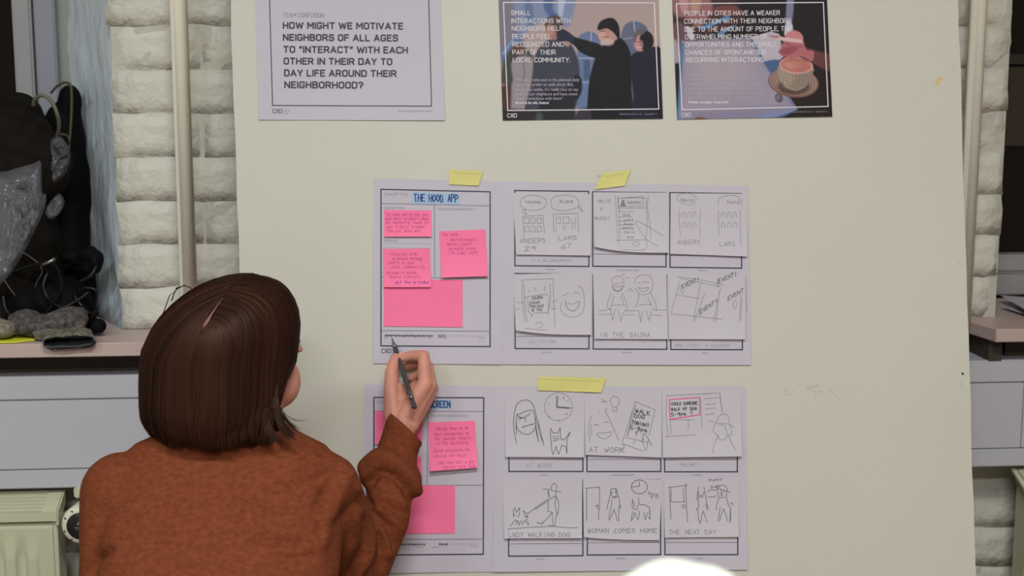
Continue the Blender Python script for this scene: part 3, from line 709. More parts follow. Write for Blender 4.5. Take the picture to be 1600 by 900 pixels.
# 1f
c = card([(1045,429),(1166,430.5),(1163,530),(1044,529.6)], 'drawing card of a calendar grid with the word EVENT scattered across it', base=.0013, curl=.004, wave=.001)
L = Z(980,410,5.295,'410,118 590,140 790,185','430,130 760,200','430,160 360,420','395,265 600,300','605,160 545,480','640,250 550,490','770,210 710,490','760,240 730,490','940,260 920,495','945,300 935,480','360,425 560,445 780,470','975,120 985,400','735,300 740,330')
L += crv(Z(980,410,5.295,'450,190 432,205 440,235 460,260 465,225 450,190','755,140 740,170 750,205 765,180 755,140','590,380 588,410 600,440 612,405 590,380','895,315 872,345 885,385 905,345 895,315'))
c.strokes('pencil_drawing', L, .65, M_pencil)
c.strokes('handwriting', hand('EVENT!',1065,1092,450.5,6.5,-.42,.35)+hand('EVENT!',1122,1151,442.5,6.5,-.42,.35)+hand('EVENT!',1093,1120,490,6.5,-.62,.35)+hand('EVENT',1137,1161,469.5,6.5,-.55,.35), .85, M_pencild)
# 2a
c = card([(789.2,606.7),(913,608.5),(911.9,713.5),(789.6,713)], 'drawing card of a long-haired frowning woman with a cat and a wall clock', curl=.006, wave=.001)
L = crv(Z(770,580,5.625,'210,630 190,540 183,430 200,320 230,270 285,252 330,265 360,310 390,420 420,530 448,648','208,550 205,440 215,370','205,440 215,500 255,540 305,553 350,530 375,480 378,430 360,360 345,340','375,500 390,570 405,620','395,450 410,540 440,620','215,385 280,355 335,340','210,380 240,410 285,405'))
L += Z(770,580,5.625,'255,492 365,458','258,488 362,462','225,425 268,405','295,395 328,372','282,390 288,445','230,400 265,410','370,400 385,520 400,610')
L += Z(770,580,5.625,'570,215 568,310 690,322','560,220 560,318 670,326','620,225 624,245','655,262 662,265','640,378 655,372','575,425 578,432','495,390 500,398','490,285 495,292')
L += Z(770,580,5.625,'510,500 505,530 518,690 528,728 540,700 555,655 575,725 592,690 605,645','510,500 530,540 570,540 592,495 592,560 600,595 630,598 680,530 650,600 650,720','605,645 640,660 650,720','525,572 545,568','560,570 578,566','528,610 580,600','530,590 578,586')
c.strokes('pencil_drawing', L, 1.0, M_pencild)
c.strokes('clock_drawing', [circ(770+577/5.625,580+312/5.625,22)], .75, M_pencil)
# 2b
c = card([(913,614.5),(1034,615.6),(1032.3,713.8),(914.4,709.8)], 'drawing card of a light bulb face and phone reading WALK DOG TONIGHT', base=.0009, curl=.005, wave=.001)
L = crv(Z(770,580,5.625,'1035,275 1035,240 1065,220 1100,232 1112,270 1090,310 1055,312 1035,275','920,545 925,570 960,588 1000,585 1035,555 1038,530 980,540 920,545','870,385 850,440 845,540 855,625')) + Z(770,580,5.625,'990,350 1030,430 1105,605','985,350 1005,325','895,475 930,460','975,448 1020,442','895,465 915,470','865,460 868,560','1050,320 1055,350 1085,350 1092,320','950,270 1000,262','960,240 1000,285','925,355 935,352')
L += Z(970,580,5.62,'125,265 300,338','125,265 90,400 50,585','300,340 245,560','120,290 8,630 200,700','55,580 240,625','130,300 60,560','240,600 220,690','105,640 110,620 130,610','180,600 185,625')
L += crv(Z(970,580,5.62,'270,650 230,575 205,545 190,570 195,630 218,692 232,620','-10,690 20,680 30,650 10,640'))
c.strokes('pencil_drawing', L, .8, M_pencil)
c.strokes('dark_line', crv(Z(970,580,5.62,'270,650 230,575 205,545 190,570 195,600')), 1.1, M_pend)
c.strokes('phone_lettering', hand('WALK',993,1015.5,644.5,6.2,.2,.3)+hand('DOG',991,1007,652,6,.18,.3)+hand('TONIGHT',987,1014,662,5.4,.2,.3)+hand('5-8pm',984.5,1011,670,5.6,.2,.3)+hand('?',992,996,680,6,0,.3), 1.05, M_pend)
c.strokes('handwriting', hand('AT WORK',919.5,976,706,7.5,.0,.35), 1.0, M_pencil)
# 2c
c = card([(1034.4,609.2),(1157.7,608.5),(1157.7,712.2),(1035,713.8)], 'drawing card of a face in a hat beside a red boxed message', base=.0013, curl=.006, wave=.001)
L = Z(970,580,5.62,'400,230 395,400 410,560','430,420 438,545','440,425 640,425','390,572 660,555','590,430 590,510','700,240 710,500','720,200 840,190','730,240 860,232','740,290 830,285','740,330 830,322','740,380 820,372','400,215 850,190','850,565 815,640 803,712','940,560 975,640 1005,692','765,432 850,455 940,460 990,490','955,465 990,492')
L += crv(Z(970,580,5.62,'840,440 855,400 890,378 925,380 948,410 950,455','835,450 810,500 820,540 850,560 860,590 890,602 920,580 930,545 915,490 905,470','950,480 968,510 965,550 935,560','860,465 880,472 895,465'))
c.strokes('pencil_drawing', L, .75, M_pencil)
c.strokes('dark_line', Z(970,580,5.62,'865,185 878,280 890,365'), .8, M_pencild)
c.strokes('red_box', Z(970,580,5.62,'425,248 690,228 690,380 430,422 425,248'), 1.5, M_redpen)
c.strokes('red_box', Z(970,580,5.62,'430,420 705,378'), 1.2, M_redpen)
c.strokes('message', hand('COULD SOMEONE',1048.5,1089.5,633,4.6,-.03,.3,5.4)+hand('WALK MY DOG',1048.5,1088,641.5,4.6,-.03,.3)+hand('5-9pm ?',1048.5,1082,650,5,-.06,.3), .95, M_pend)
# 2d
c = card([(785,747),(909.8,748),(908.8,839.2),(788,839.6)], 'drawing card of a lady in a hat walking her dog on a lead', curl=.006, wave=.001)
L = crv(Z(770,730,5.295,'480,178 490,145 510,132 530,155 525,180','455,200 460,230 475,240','525,240 545,300 540,360 530,398','365,455 410,460 412,440','120,505 250,495 380,488 500,485 620,495 700,492'))
L += Z(770,730,5.295,'415,178 480,185 565,205','455,190 465,215 462,245','520,190 522,235 480,255 458,270 458,330 455,360','455,262 355,330 290,380','458,275 350,345','520,240 515,310 530,400','495,370 415,455','455,360 490,370','490,372 492,420 500,470','520,400 515,470','460,475 520,478','365,450 410,468',
  '170,410 172,345 185,330 195,370 222,330 220,380 210,410','175,385 195,400','250,355 275,410 265,400 290,405 285,380 250,355','280,400 290,450 300,475','145,480 185,430 200,440 190,470','205,435 215,475 228,440','235,440 245,470 265,430 290,470')
c.strokes('pencil_drawing', L, .85, M_pencild)
c.strokes('handwriting', hand('LADY WALKING DOG',795,890,837,6.4,0,.35), .9, M_pencil)
# 2e
c = card([(910.7,748),(1034.2,748.9),(1029.5,842.4),(912,837.7)], 'drawing card of a woman and dog by a door at nine, captioned WOMAN COMES HOME', base=.0009, blc=1, curl=.004, curlr=.002, wave=.001)
L = Z(770,730,5.295,'775,175 775,300 775,440','765,172 885,162','882,162 882,300 873,430','848,318 870,318','862,300 868,345','978,180 962,260 940,345','1018,172 1040,240 1055,340','985,250 1010,250 1040,235','985,265 975,340 960,400 962,435','960,435 990,380 1000,345 1020,400 1030,440','1040,440 1040,350 1050,300','975,205 995,210','1005,205 1020,200')
L += crv(Z(770,730,5.295,'975,185 990,175 1012,178 1020,210 1015,240 995,240 980,225 975,185'))
L += Z(970,730,5.295,'95,265 92,330','92,265 112,310','145,250 150,305 200,310 235,330 240,385','95,330 105,345 135,345 140,310','95,365 85,440 105,410 112,370 140,430 150,400 150,360','190,370 200,430 222,370','235,350 242,428 225,405','105,325 115,322','92,160 155,155 150,118')
c.strokes('pencil_drawing', L, .85, M_pencild)
c.strokes('clock_drawing', [circ(970+152/5.295,730+160/5.295,12.6,10.8)], .95, M_pencild)
c.strokes('handwriting', hand('9pm',1012.5,1029,776,9,.12,.3)+hand('WOMAN COMES HOME',918,1026,831.3,6.6,0,.35), .95, M_pencil)
# 2f
c = card([(1037,748),(1154,745),(1153,837.5),(1038,838.8)], 'drawing card of two people chatting beside a door, captioned THE NEXT DAY', base=.0011, curl=.004, wave=.001)
L = Z(970,730,5.295,'405,165 400,200 412,425','390,165 550,148','535,130 540,300 550,450','415,285 530,282','515,170 522,285','415,180 412,285','640,165 625,270','685,160 700,240 720,345','640,230 640,330 620,350','650,245 680,245','632,340 640,430 655,460 670,380 678,365','680,360 700,420 708,450','700,300 712,350','800,170 790,190 745,180 715,200','790,170 905,205','800,195 810,250 790,310 790,350','875,190 870,240 885,300','815,250 860,245','820,330 800,440','812,440 835,370 850,340 880,440','885,300 905,340 895,450','905,345 905,450','905,300 910,290 925,300 920,312','825,180 830,235 850,190')
L += crv(Z(970,730,5.295,'640,200 645,225 660,235 680,225 682,205','800,165 830,148 860,150 880,185','720,240 750,245 790,235','510,310 510,330 525,330 528,310 510,310'))
c.strokes('pencil_drawing', L, .85, M_pencild)
c.strokes('handwriting', hand('THE NEXT DAY',1045,1118,833.8,6.4,-.01,.35)+hand('thanks',1106,1128,752,4,-.1,.4)+hand('so much',1110,1124,762,3.6,-.1,.4), .8, M_pencil)

# ---- pink sticky notes
def note(quad, label, lines=(), base=.0008, m=None, sl=0, wd=.6, pen=None, **kw):
    S = Sheet('sticky_note', quad, M_pink, base=base, under=F1 if quad[0][1] < 560 else F2, nx=8, ny=8, thick=.0003, **kw)
    tag(S.o, label, 'sticky note', G_pink)
    L = []
    for (t, x0, x1, y) in lines: L += hand(t, x0, x1, y, 4.6, sl, .45, 5.0)
    if L: S.strokes('handwriting', L, wd, pen or M_pen)
    return S
note([(600,436.3),(723,437.3),(722.6,511.3),(600,509.6)], 'large blank pink note filling the lower box of the upper form', base=.0006, curl=.001)
note([(599.9,328.2),(674,328.8),(674.3,369.9),(600.6,370)], 'short written pink note under DESCRIPTION, directly below the THE HOOD APP title', [('The hood app brings you',603,668,337.5),('when their neighbors sauna',603,670,343.8),('are happening, reach to',603,668,349.8),('your elderly neighbor',604,665,356.5),('find your sauna mate',604,658,363)], curl=.004, sl=.0)
n = note([(598.4,388.8),(671.8,388.3),(673.6,448.6),(600,448.8)], 'tall written pink note overlapping the large blank note on the upper form', [('Integrate with',608,652,399.5),('neighbors through',613,660,406.3),('events in your',606,648,412.5),('local community',609,664,419),('because of mutual',605,652,428),('shared interests',609,657,434.5)], base=.0009, curl=.005)
n.strokes('purple_words', hand('- get the grandma',611,670,443,4.6,0,.4,5.), .75, mat('violet_pen', A(150,50,150), .5))
note([(686,361.3),(758.7,358.6),(762.4,431.4),(690,434)], 'written pink note under VALUE on the upper form, lower half bare', [('For both:',692,719,369),('- meeting people',698,744,377),('before event',699,738,384),('connects young',700,743,391),('life under roofs',700,746,397.5)], curl=.007, sl=-.02)
note([(585.5,758.2),(711,758.2),(711,832.6),(585.8,834)], 'large blank pink note in the lower box of the lower form, beside the sleeve', base=.0006, curl=.001)
note([(585.8,642.6),(659.5,642.8),(660,695),(586,693.7)], 'pink note on the lower form in the shadow of the wrist', [('Easy interface',591,655,654),('for all generations',591,655,662),('in the building',591,655,670)], curl=.003, pen=M_pinkd)
note([(586,713.4),(658.8,713.6),(660,750),(586,751)], 'small pink note peeking out right of the forearm', [('Connect the young',592,657,722),('and the old',592,640,730)], curl=.003)
note([(668.8,660),(742,657.3),(746.8,729.5),(672.3,734.5)], 'fully written pink note under VALUE on the lower form, bottom edge lifting', [('Making them to be',681,732,672),('feel connected to',678,733,680.5),('the younger people',679,736,687.5),('in the building',681,731,694.5),('Easier discussion for',678,735,706),('asking for help',678,728,714),('sometimes walk a dog',684,741,724),('together with them',692,743,730.5)], curl=.011, sl=-.03, wd=.65)

# ---- tape
def tape(quad, label, under):
    S = Sheet('masking_tape', quad, M_tape, base=under+.0006, nx=8, ny=4, thick=.0002, wave=.0005); tag(S.o, label, 'tape', G_tape)
    x0, x1 = quad[3][0], quad[2][0]
    S.strokes('crease', [[(x0+4, quad[0][1]+4), ((x0+x1)/2, quad[0][1]+6), (x1-2, quad[1][1]+5)]], .7, mat('tape_crease', A(180,172,100), .5)); return S
tape([(702.4,265),(754.8,267.5),(747.7,290.4),(701.5,288.4)], 'short yellow tape strip above the THE HOOD APP form', .0022)
tape([(942.5,270),(985.5,266),(975.5,290.5),(928.3,296.3)], 'slanted yellow tape strip at the top of the upper storyboard sheet', .0028)
tape([(842,588),(946.3,590.5),(939,613),(839.3,609.5)], 'longest yellow tape strip, holding the lower storyboard sheet', .0036)
# ------------------------------------------------------------------ room shell and things by the wall
M_brick = mat('painted_brick', A(200,198,187), .6, bump=.75, bscale=34, var=.06, vscale=9, bdist=.010)
M_mortar = mat('painted_mortar', A(186,183,172), .7, bump=.8, bscale=60, var=.05, bdist=.005)
M_reveal = mat('blue_grey_plaster', A(222,233,248), .45, bump=1., bscale=22, var=.08, vscale=12, bdist=.008, stretch=(1,1,.45))
M_room = mat('room_paint', (.62,.6,.56,1), .8)
M_floor = mat('floor_boards', (.22,.15,.10,1), .5, var=.2, vscale=6, stretch=(1,8,1))
M_frame = mat('window_paint', A(150,148,150), .4, var=.02)
M_glass = mat('night_glass', (.012,.008,.006,1), .06, spec=.12)
M_sill = mat('sill_laminate', A(184,164,159), .4, bump=.05, bscale=100, var=.03, vscale=8)
M_trunk = mat('trunking_plastic', A(179,179,187), .4, var=.01)
M_dark = mat('gap_shade_and_bracket', A(60,52,46), .8)
M_rad = mat('radiator_enamel', A(186,186,160), .35, var=.02)
M_pipe = mat('pipe_paint', A(240,233,217), .3, bump=.1, bscale=30, var=.02)
M_black = mat('black_plastic', (.012,.012,.014,1), .35)
M_dial = mat('dial_plastic', A(212,208,188), .35)
WR = (0, 0, YAW)
def wobj(mb, name, m, parent=None, **k):
    o = mb.build(name, m, parent, **k)
    if parent is None: o.location = W0; o.rotation_euler = WR
    return o
def st(o): o['kind'] = 'structure'; return o

xl = wl(181, 250)[0]; xr = wl(1572, 200)[0]
XW0, XW1 = -3.4, 3.6; ZT = 3.1
mb = MB().box(xl, xr, .0036, .38, 0, ZT)
mb.box(XW0, xl, .0075, .38, 0, .99).box(xr, XW1, .0075, .38, 0, .99).box(XW0, xl-1.3, .0, .38, .99, ZT).box(xr+1.3, XW1, .0, .38, .99, ZT)
mb.box(xl-1.3, xl, .0, .38, 2.5, ZT).box(xr, xr+1.3, .0, .38, 2.5, ZT)
wall = st(wobj(mb, 'wall_back', M_mortar))
# bricks: rough rounded blocks with thick paint
def brick_mesh(L, H, seed):
    rnd = random.Random(seed); bm = bmesh.new(); nx, nz = 5, 3
    g = {}
    for i in range(nx+1):
        for j in range(nz+1):
            edge = i in (0, nx) or j in (0, nz)
            y = (.0014 if edge else 0) + rnd.uniform(-.0018, .0018)
            ox = rnd.uniform(-.003, .003); oz = rnd.uniform(-.0028, .0028)
            g[i, j] = bm.verts.new((L*(i/nx-.5)+ox, y, H*(j/nz-.5)+oz))
    for i in range(nx):
        for j in range(nz): bm.faces.new((g[i, j], g[i+1, j], g[i+1, j+1], g[i, j+1]))
    ring = [g[i, 0] for i in range(nx+1)] + [g[nx, j] for j in range(1, nz+1)] + [g[i, nz] for i in range(nx-1, -1, -1)] + [g[0, j] for j in range(nz-1, 0, -1)]
    bk = [bm.verts.new((v.co.x*1.01, .014, v.co.z*1.01)) for v in ring]
    for k in range(len(ring)):
        a, b = ring[k], ring[(k+1) % len(ring)]; bm.faces.new((b, a, bk[k], bk[(k+1) % len(ring)]))
    me = bpy.data.meshes.new('brick'); bm.to_mesh(me); bm.free(); me.materials.append(M_brick)
    for p in me.polygons: p.use_smooth = True
    return me
CH = .0765; BL = .245
full = [brick_mesh(BL-.003, CH-.0012, s) for s in range(6)]
def lay(x0, x1, z0, z1, zoff=0):
    nrow = int((z1-z0)/CH)
    for r in range(nrow):
        z = z0 + (r+.5)*CH; off = (0 if r % 2 else BL/2) + .03; x = x0; first = True
        while x < x1-.02:
            Ln = min(BL, (off if first and off > .03 else BL), x1-x); first = False
            me = random.choice(full) if abs(Ln-BL) < 1e-4 else brick_mesh(Ln-.003, CH-.0012, random.random())
            o = bpy.data.objects.new('brick', me); COL.objects.link(o); o.parent = wall
            dx = random.uniform(-.006, .004) if x == x0 else 0
            o.location = (x+Ln/2+dx, random.uniform(-.002, .003), z); o.rotation_euler = (random.uniform(-.012, .012), random.uniform(-.006, .006), random.uniform(-.01, .01)); x += Ln
lay(xl, xl+.62, 1.02, 1.02+CH*10)
lay(xr-.56, xr, 1.02, 1.02+CH*10)
lay(xr-.56, wl(1640, 800)[0], .99-CH*8, .76)
lay(xl-.35, xl+.5, .99-CH*8, .76)
# splayed reveal left of the pier: rough plaster
bx = wl(112, 250, .30)[0]; vs = []; fs = []; nz, nu = 60, 10
for j in range(nz+1):
    for i in range(nu+1):
        u = i/nu; z = 1.02+(2.5-1.02)*j/nz;  n_ = noise.noise(Vector((u*3, z*11, 2)))*.012 + noise.noise(Vector((u*9, z*28, 7)))*.006
        z = z if j else 1.012; vs.append((xl+(bx-xl)*u + n_*(.4 if i == 0 else 1) + .006*(1-u), .006+.30*u - n_*.5, z))
for j in range(nz):
    for i in range(nu):
        a = j*(nu+1)+i; fs.append((a, a+1, a+nu+2, a+nu+1))
rv = st(link('wall_reveal', pyd('reveal', vs, fs), M_reveal, smooth=True)); rv.location = W0; rv.rotation_euler = WR
# room beyond the frame
st(MB().box(-3.6, 3.8, -3.2, 3.0, -.1, 0).build('floor', M_floor))
st(MB().box(-3.6, 3.8, -3.2, 3.0, 3.1, 3.2).build('ceiling', M_room))
st(MB().box(-3.7, -3.5, -3.2, 2.4, 0, 3.1).build('wall_left', M_room))
st(MB().box(3.6, 3.8, -3.2, 2.8, 0, 3.1).build('wall_right', M_room))
st(MB().box(-3.6, 3.8, -3.3, -3.1, 0, 3.1).build('wall_front', M_room))
M_lampf = mat('lamp_housing', (.7,.7,.7,1), .4)
for k, (lo, sz, pw, cl) in enumerate(LIGHTS):
    e = empty('ceiling_lamp', (lo[0], lo[1], 3.1)); tag(e, ['ceiling lamp box nearest the board on the right', 'ceiling lamp box above the coats', 'long ceiling lamp box behind the seated person', 'long ceiling lamp box at the right of the room'][k], 'lamp', 'ceiling lamps')
    f = MB(); a, b = sz[0]/2, sz[1]/2
    f.box(-a-.03, a+.03, -b-.03, -b, -.09, 0).box(-a-.03, a+.03, b, b+.03, -.09, 0).box(-a-.03, -a, -b, b, -.09, 0).box(a, a+.03, -b, b, -.09, 0).box(-a, a, -b, b, -.02, 0)
    f.build('housing', M_lampf, e)

# windows
def window(n, xa, xb, k0, side, zrail):
    o = MB().box(xa, xb, k0-.005, k0+.06, 1.02, 1.10).box(xa, xb, k0+.0, k0+.06, 2.44, 2.5)
    e = st(wobj(o, 'window_%d' % n, M_frame, bevel=.003))
    return e
# left window: frame profile next to the reveal, px 18-118
k0 = .29
def fx(px, k): return wl(px, 60, k)[0]
a1, a2, a3, a4 = fx(20, k0-.03), fx(51, k0-.03), fx(91, k0), fx(124, k0+.02)
w1 = st(wobj(MB().box(a1-1.0, a4, k0-.03, k0+.06, 1.02, 1.075), 'window_1', M_frame, bevel=.003))
MB().box(a1, a2-.0015, k0-.03, k0+.04, 1.075, 2.45).build('window_frame', M_frame, w1, bevel=.004)
MB().box(a2+.0015, a3, k0-.022, k0+.05, 1.075, 2.45).build('window_frame', mat('window_paint_grey', A(138,140,150), .4), w1, bevel=.003)
MB().box(a3, a4+.02, k0+.0, k0+.06, 1.075, 2.5).build('window_frame', mat('window_paint_green', A(142,146,140), .5), w1, bevel=.003)
MB().box(a1-1.0, a1, k0+.005, k0+.012, 1.07, 2.45).build('pane', M_glass, w1)
MB().box(a1-1.0, a1-.94, k0-.03, k0+.04, 1.075, 2.45).build('window_frame', M_frame, w1, bevel=.004)
MB().box(a1-1.0, a4, k0-.02, k0+.06, 2.45, 2.5).build('window_frame', M_frame, w1, bevel=.004)
# right window
k1 = .30
z1 = wl(1590, 440, k1-.06)[1]; z2 = wl(1590, 424, k1-.05)[1]; z3 = wl(1590, 395, k1)[1]; zb = wl(1590, 462, k1-.06)[1]
w2 = st(wobj(MB().box(xr+.0, xr+1.3, k1-.10, k1+.06, 1.02, zb), 'window_2', mat('window_base', A(165,150,146), .5), bevel=.003))
MB().box(xr-.02, xr+1.3, k1-.06, k1+.06, zb, z1+.014).build('window_frame', M_frame, w2, bevel=.004)
MB().box(xr-.02, xr+1.3, k1-.03, k1+.05, z1+.014, z3).build('window_frame', M_frame, w2, bevel=.005)
MB().box(xr-.02, xr+1.3, k1+.01, k1+.018, z3, 2.45).build('pane', M_glass, w2)
MB().box(xr+1.24, xr+1.3, k1-.03, k1+.05, z3, 2.45).build('window_frame', M_frame, w2)
zc = wl(1590, 100, k1)[1]; zd = wl(1590, 228, k1)[1]
MB().box(xr-.02, xr+1.3, k1-.002, k1+.009, zd, zc-.006).build('window_blind', mat('dark_blind', A(52,44,30), .7), w2)
MB().box(xr-.02, xr+1.3, k1-.012, k1+.009, zc, zc+.02).build('glazing_bar', mat('dark_bar', A(40,32,26), .5), w2)
st(wobj(MB().box(XW0, XW1, .36, .40, .9, 2.6), 'night_backdrop', mat('night_outside', (.01,.01,.01,1), .9)))  # near-black backdrop added behind the windows as the night

# sills, with a cut corner beside the board
def slab(name, pts, z0, z1, m):
    n = len(pts); vs = [(x, y, z) for z in (z0, z1) for x, y in pts]
    fs = [tuple(range(n))[::-1], tuple(range(n, 2*n))] + [(i, (i+1) % n, n+(i+1) % n, n+i) for i in range(n)]
    me = pyd(name, vs, fs); bm = bmesh.new(); bm.from_mesh(me); bmesh.ops.recalc_face_normals(bm, faces=bm.faces[:])
    bmesh.ops.bevel(bm, geom=bm.edges[:], offset=.0015, segments=1, affect='EDGES'); bm.to_mesh(me); bm.free()
    return link(name, me, m)
SK = -.122
cxr = wl(1557, 517, SK)[0]; cxl = wl(1512, 499, 0)[0]; zs = 1.02
for nm, pts in (('trim_1', [(-3.3, SK), (xl+.26, SK), (xl+.37, -.002), (xl+.37, .0), (xl-.0, .0), (bx, .27), (-3.3, .27)]),
                ('trim_2', [(cxr, SK), (3.4, SK), (3.4, .24), (xr, .24), (xr, 0), (cxl-.02, 0), (cxl-.02, -.004)])):
    o = st(slab(nm, pts, zs-.024, zs, M_sill)); o.location = W0; o.rotation_euler = WR
# strips coloured dark as the shade below the sills, plus one bracket
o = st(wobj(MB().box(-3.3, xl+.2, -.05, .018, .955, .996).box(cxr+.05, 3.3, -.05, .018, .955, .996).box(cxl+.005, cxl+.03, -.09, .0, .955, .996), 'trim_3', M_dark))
# cable trunking running along the wall
KT = -.085
tr = st(wobj(MB().box(-3.3, 3.4, KT+.004, .0, .757, .955), 'trim_4', M_trunk, bevel=.002))
jr = wl(1597, 640, KT)[0]
xs = [-3.3, -2.4, -1.3, -.2, jr-.95, jr, jr+1.1, 3.4]
for a, b in zip(xs[:-1], xs[1:]):
    MB().box(a+.0008, b-.0008, KT-.003, KT+.006, .7905, .9135).build('cover_panel', M_trunk, tr, bevel=.001)
MB().box(-3.3, 3.4, KT-.006, KT+.006, .915, .956).build('rail', M_trunk, tr, bevel=.002)
MB().box(-3.3, 3.4, KT-.006, KT+.006, .756, .789).build('rail', M_trunk, tr, bevel=.002)

# pipes
def pipe(px, k, r, label, z0=0., z1=3.1):
    x = wl(px, 200, k)[0]
    e = empty('heating_pipe', wp(x, k, 0), WR); tag(e, label, 'pipe', 'painted heating pipes')
    MB().tube([(0, 0, z0), (0, 0, 1.), (0, 0, 2.), (0, 0, z1)], r, 20).build('pipe', M_pipe, e, smooth=True)
    for z in (.45, 2.62):
        MB().box(-.012, .012, 0, -k, z-.006, z+.006).lathe([(r+.003, -.012), (r+.003, .012)], (0, 0, z), n=20).build('bracket', M_pipe, e)
pipe(286, -.045, .0148, 'cream vertical pipe on the brick pier left of the board', z0=1.02)
pipe(1519, -.045, .0150, 'cream vertical pipe squeezed between the board and the right brick edge', z0=1.02)

# radiators
def radiator(xa, xb, label, kf=-.13, kb=-.072, zt=.722):
    e = empty('radiator', wp((xa+xb)/2, kf, .12), WR); tag(e, label, 'radiator', 'panel radiators under the sills')
    L = (xb-xa)/2; D = kb-kf; H = zt-.12
    g = 0.0375; nb = int((2*L-.05)/g); prof = [(-L, .006)]
    # pressed front panel: a relief grid
    nx = 14*nb; xs_ = np.linspace(-L+.012, L-.004, max(nx, 60)); zz = [0, .02, .05, .06, H-.085, H-.075, H-.06, H-.03, H-.024, H-.018]
    vs = []; fs = []
    for z in zz:
        for x in xs_:
            ph = ((x+L-.03) % g)/g; inb = (-L+.03 < x < L-.03) and (.05 < z < H-.07)
            groove = .010*max(0, min(1, (abs(ph-.5)-.16)/.1)) if inb else 0
            rimz = .004 if z > H-.02 or z < .01 else 0
            vs.append((x, .003+(.006-groove if inb else 0)+.002+rimz, z))
    n = len(xs_)
    for j in range(len(zz)-1):
        for i in range(n-1):
            a = j*n+i; fs.append((a, a+1, a+n+1, a+n))
    link('front_panel', pyd('front', vs, fs), M_rad, e, smooth=True)
    MB().box(-L, L, .012, .028, 0, H-.012).box(-L, L, D-.02, D, 0, H-.012).build('water_panel', M_rad, e, bevel=.003)
    for s in (-1, 1):
        MB().box(s*L-.004, s*L+.004, .006, D, .02, H-.008).build('side_panel', M_rad, e, bevel=.001)
    SH = Matrix(((1,0,0,0),(0,1,0,0),(0,.36,1,0),(0,0,0,1)))
    t = MB().box(-L-.006, L+.006, -.003, .002, H-.012, H+.004)
    t.box(-L-.006, L+.006, D-.004, D, H-.02, H+.004, SH)
    gx = L+.006; seg = []
    x = gx
    ww = .115
    t.box(x-.026, x, 0, D, H-.001, H+.004, SH)
    x -= .026; slats = []
    while x - ww > -L:
        slats.append((x-ww, x)); t.box(x-ww-.022, x-ww, 0, D, H-.001, H+.004, SH); x -= ww+.022
    t.box(-gx, max(-gx, x), 0, D, H-.001, H+.004, SH)
    for s in (-1, 1): t.box(s*gx-.002, s*gx+.002, 0, D, H-.02, H+.004, SH)
    tg = t.build('top_grille', M_rad, e)
    for a, b in slats:
        for q in range(5):
            y = .006+q*(D-.012)/5
            MB().box(a, b, y, y+(D-.012)/5*.52, H-.0, H+.003, SH).build('slat', M_rad, tg)
    for z in (.1, H-.15): MB().box(-.03, .03, D, -kf-.0-.0 if False else D+(-.002-kb), z-.01, z+.01).build('wall_bracket', M_rad, e)
    return e
rxl = wl(86, 840, -.128)[0]
radiator(-1.55, rxl, 'cream panel radiator with top grille at the left under the sill')
rxr = wl(1589, 800, -.072)[0]
radiator(rxr, rxr+1.1, 'cream radiator whose edge shows at the lower right')
# thermostat knob
kx, kz = wl(127, 821, -.15)
e = empty('thermostat_knob', wp(kx, -.15, kz), WR); tag(e, 'round cream thermostat knob with a black centre beside the left radiator', 'thermostat')
MB().lathe([(.027,.062),(.030,.058),(.0325,.03),(.0345,.010),(.0335,.003),(.0312,-.001),(.0245,-.0035)], (0,0,0), 'y', 40).build('dial_ring', M_dial, e, smooth=True)
cp = MB().lathe([(.0242,.01),(.0242,-.0040),(.022,-.0062),(.001,-.0070)], (0,0,0), 'y', 36).build('black_cap', M_black, e, smooth=True)
M_mk = mat('dial_print', A(120,118,125), .5)
tri = pyd('tri', [(-.0065,-.0078,.0035),(.0065,-.0078,.0035),(0,-.0078,.0135)], [(0,1,2)]); link('triangle_mark', tri, M_mk, cp)
MB().box(-.010,.008,-.0079,-.0072,-.0018,-.0006).box(-.008,.006,-.0079,-.0072,-.0052,-.0042).build('small_print', M_mk, cp)
for k, a in enumerate((90, 118, 152, 198, 235, 60, 28)):
    ra = math.radians(a); MB().box(-.0009,.0009,-.0007,.0007,-.002,.002, Matrix.Translation((.0292*math.cos(ra), -.0022, .0292*math.sin(ra))) @ Matrix.Rotation(math.pi/2-ra if a in (90,) else ra, 4, 'Y')).build('dial_mark', M_black, e)
MB().tube([(0,.062,0),(0,.10,0),(0,.115,0)], [.020,.018,.015], 20).build('valve_body', mat('dark_metal', (.03,.028,.026,1), .4, metal=.6), e, smooth=True)
MB().tube([(0,.085,-.01),(-.02,.09,-.012),(-.055,.095,-.014)], .010, 12).build('valve_pipe', M_pipe, e, smooth=True)
MB().box(-.022,.03,.05,.13,.032,.052).build('pipe_cover', M_rad, e, bevel=.003)
MB().tube([(0,.10,-.01),(0,.10,-.2),(0,.10,-kz+.005)], .008, 12).build('riser', M_pipe, e, smooth=True)

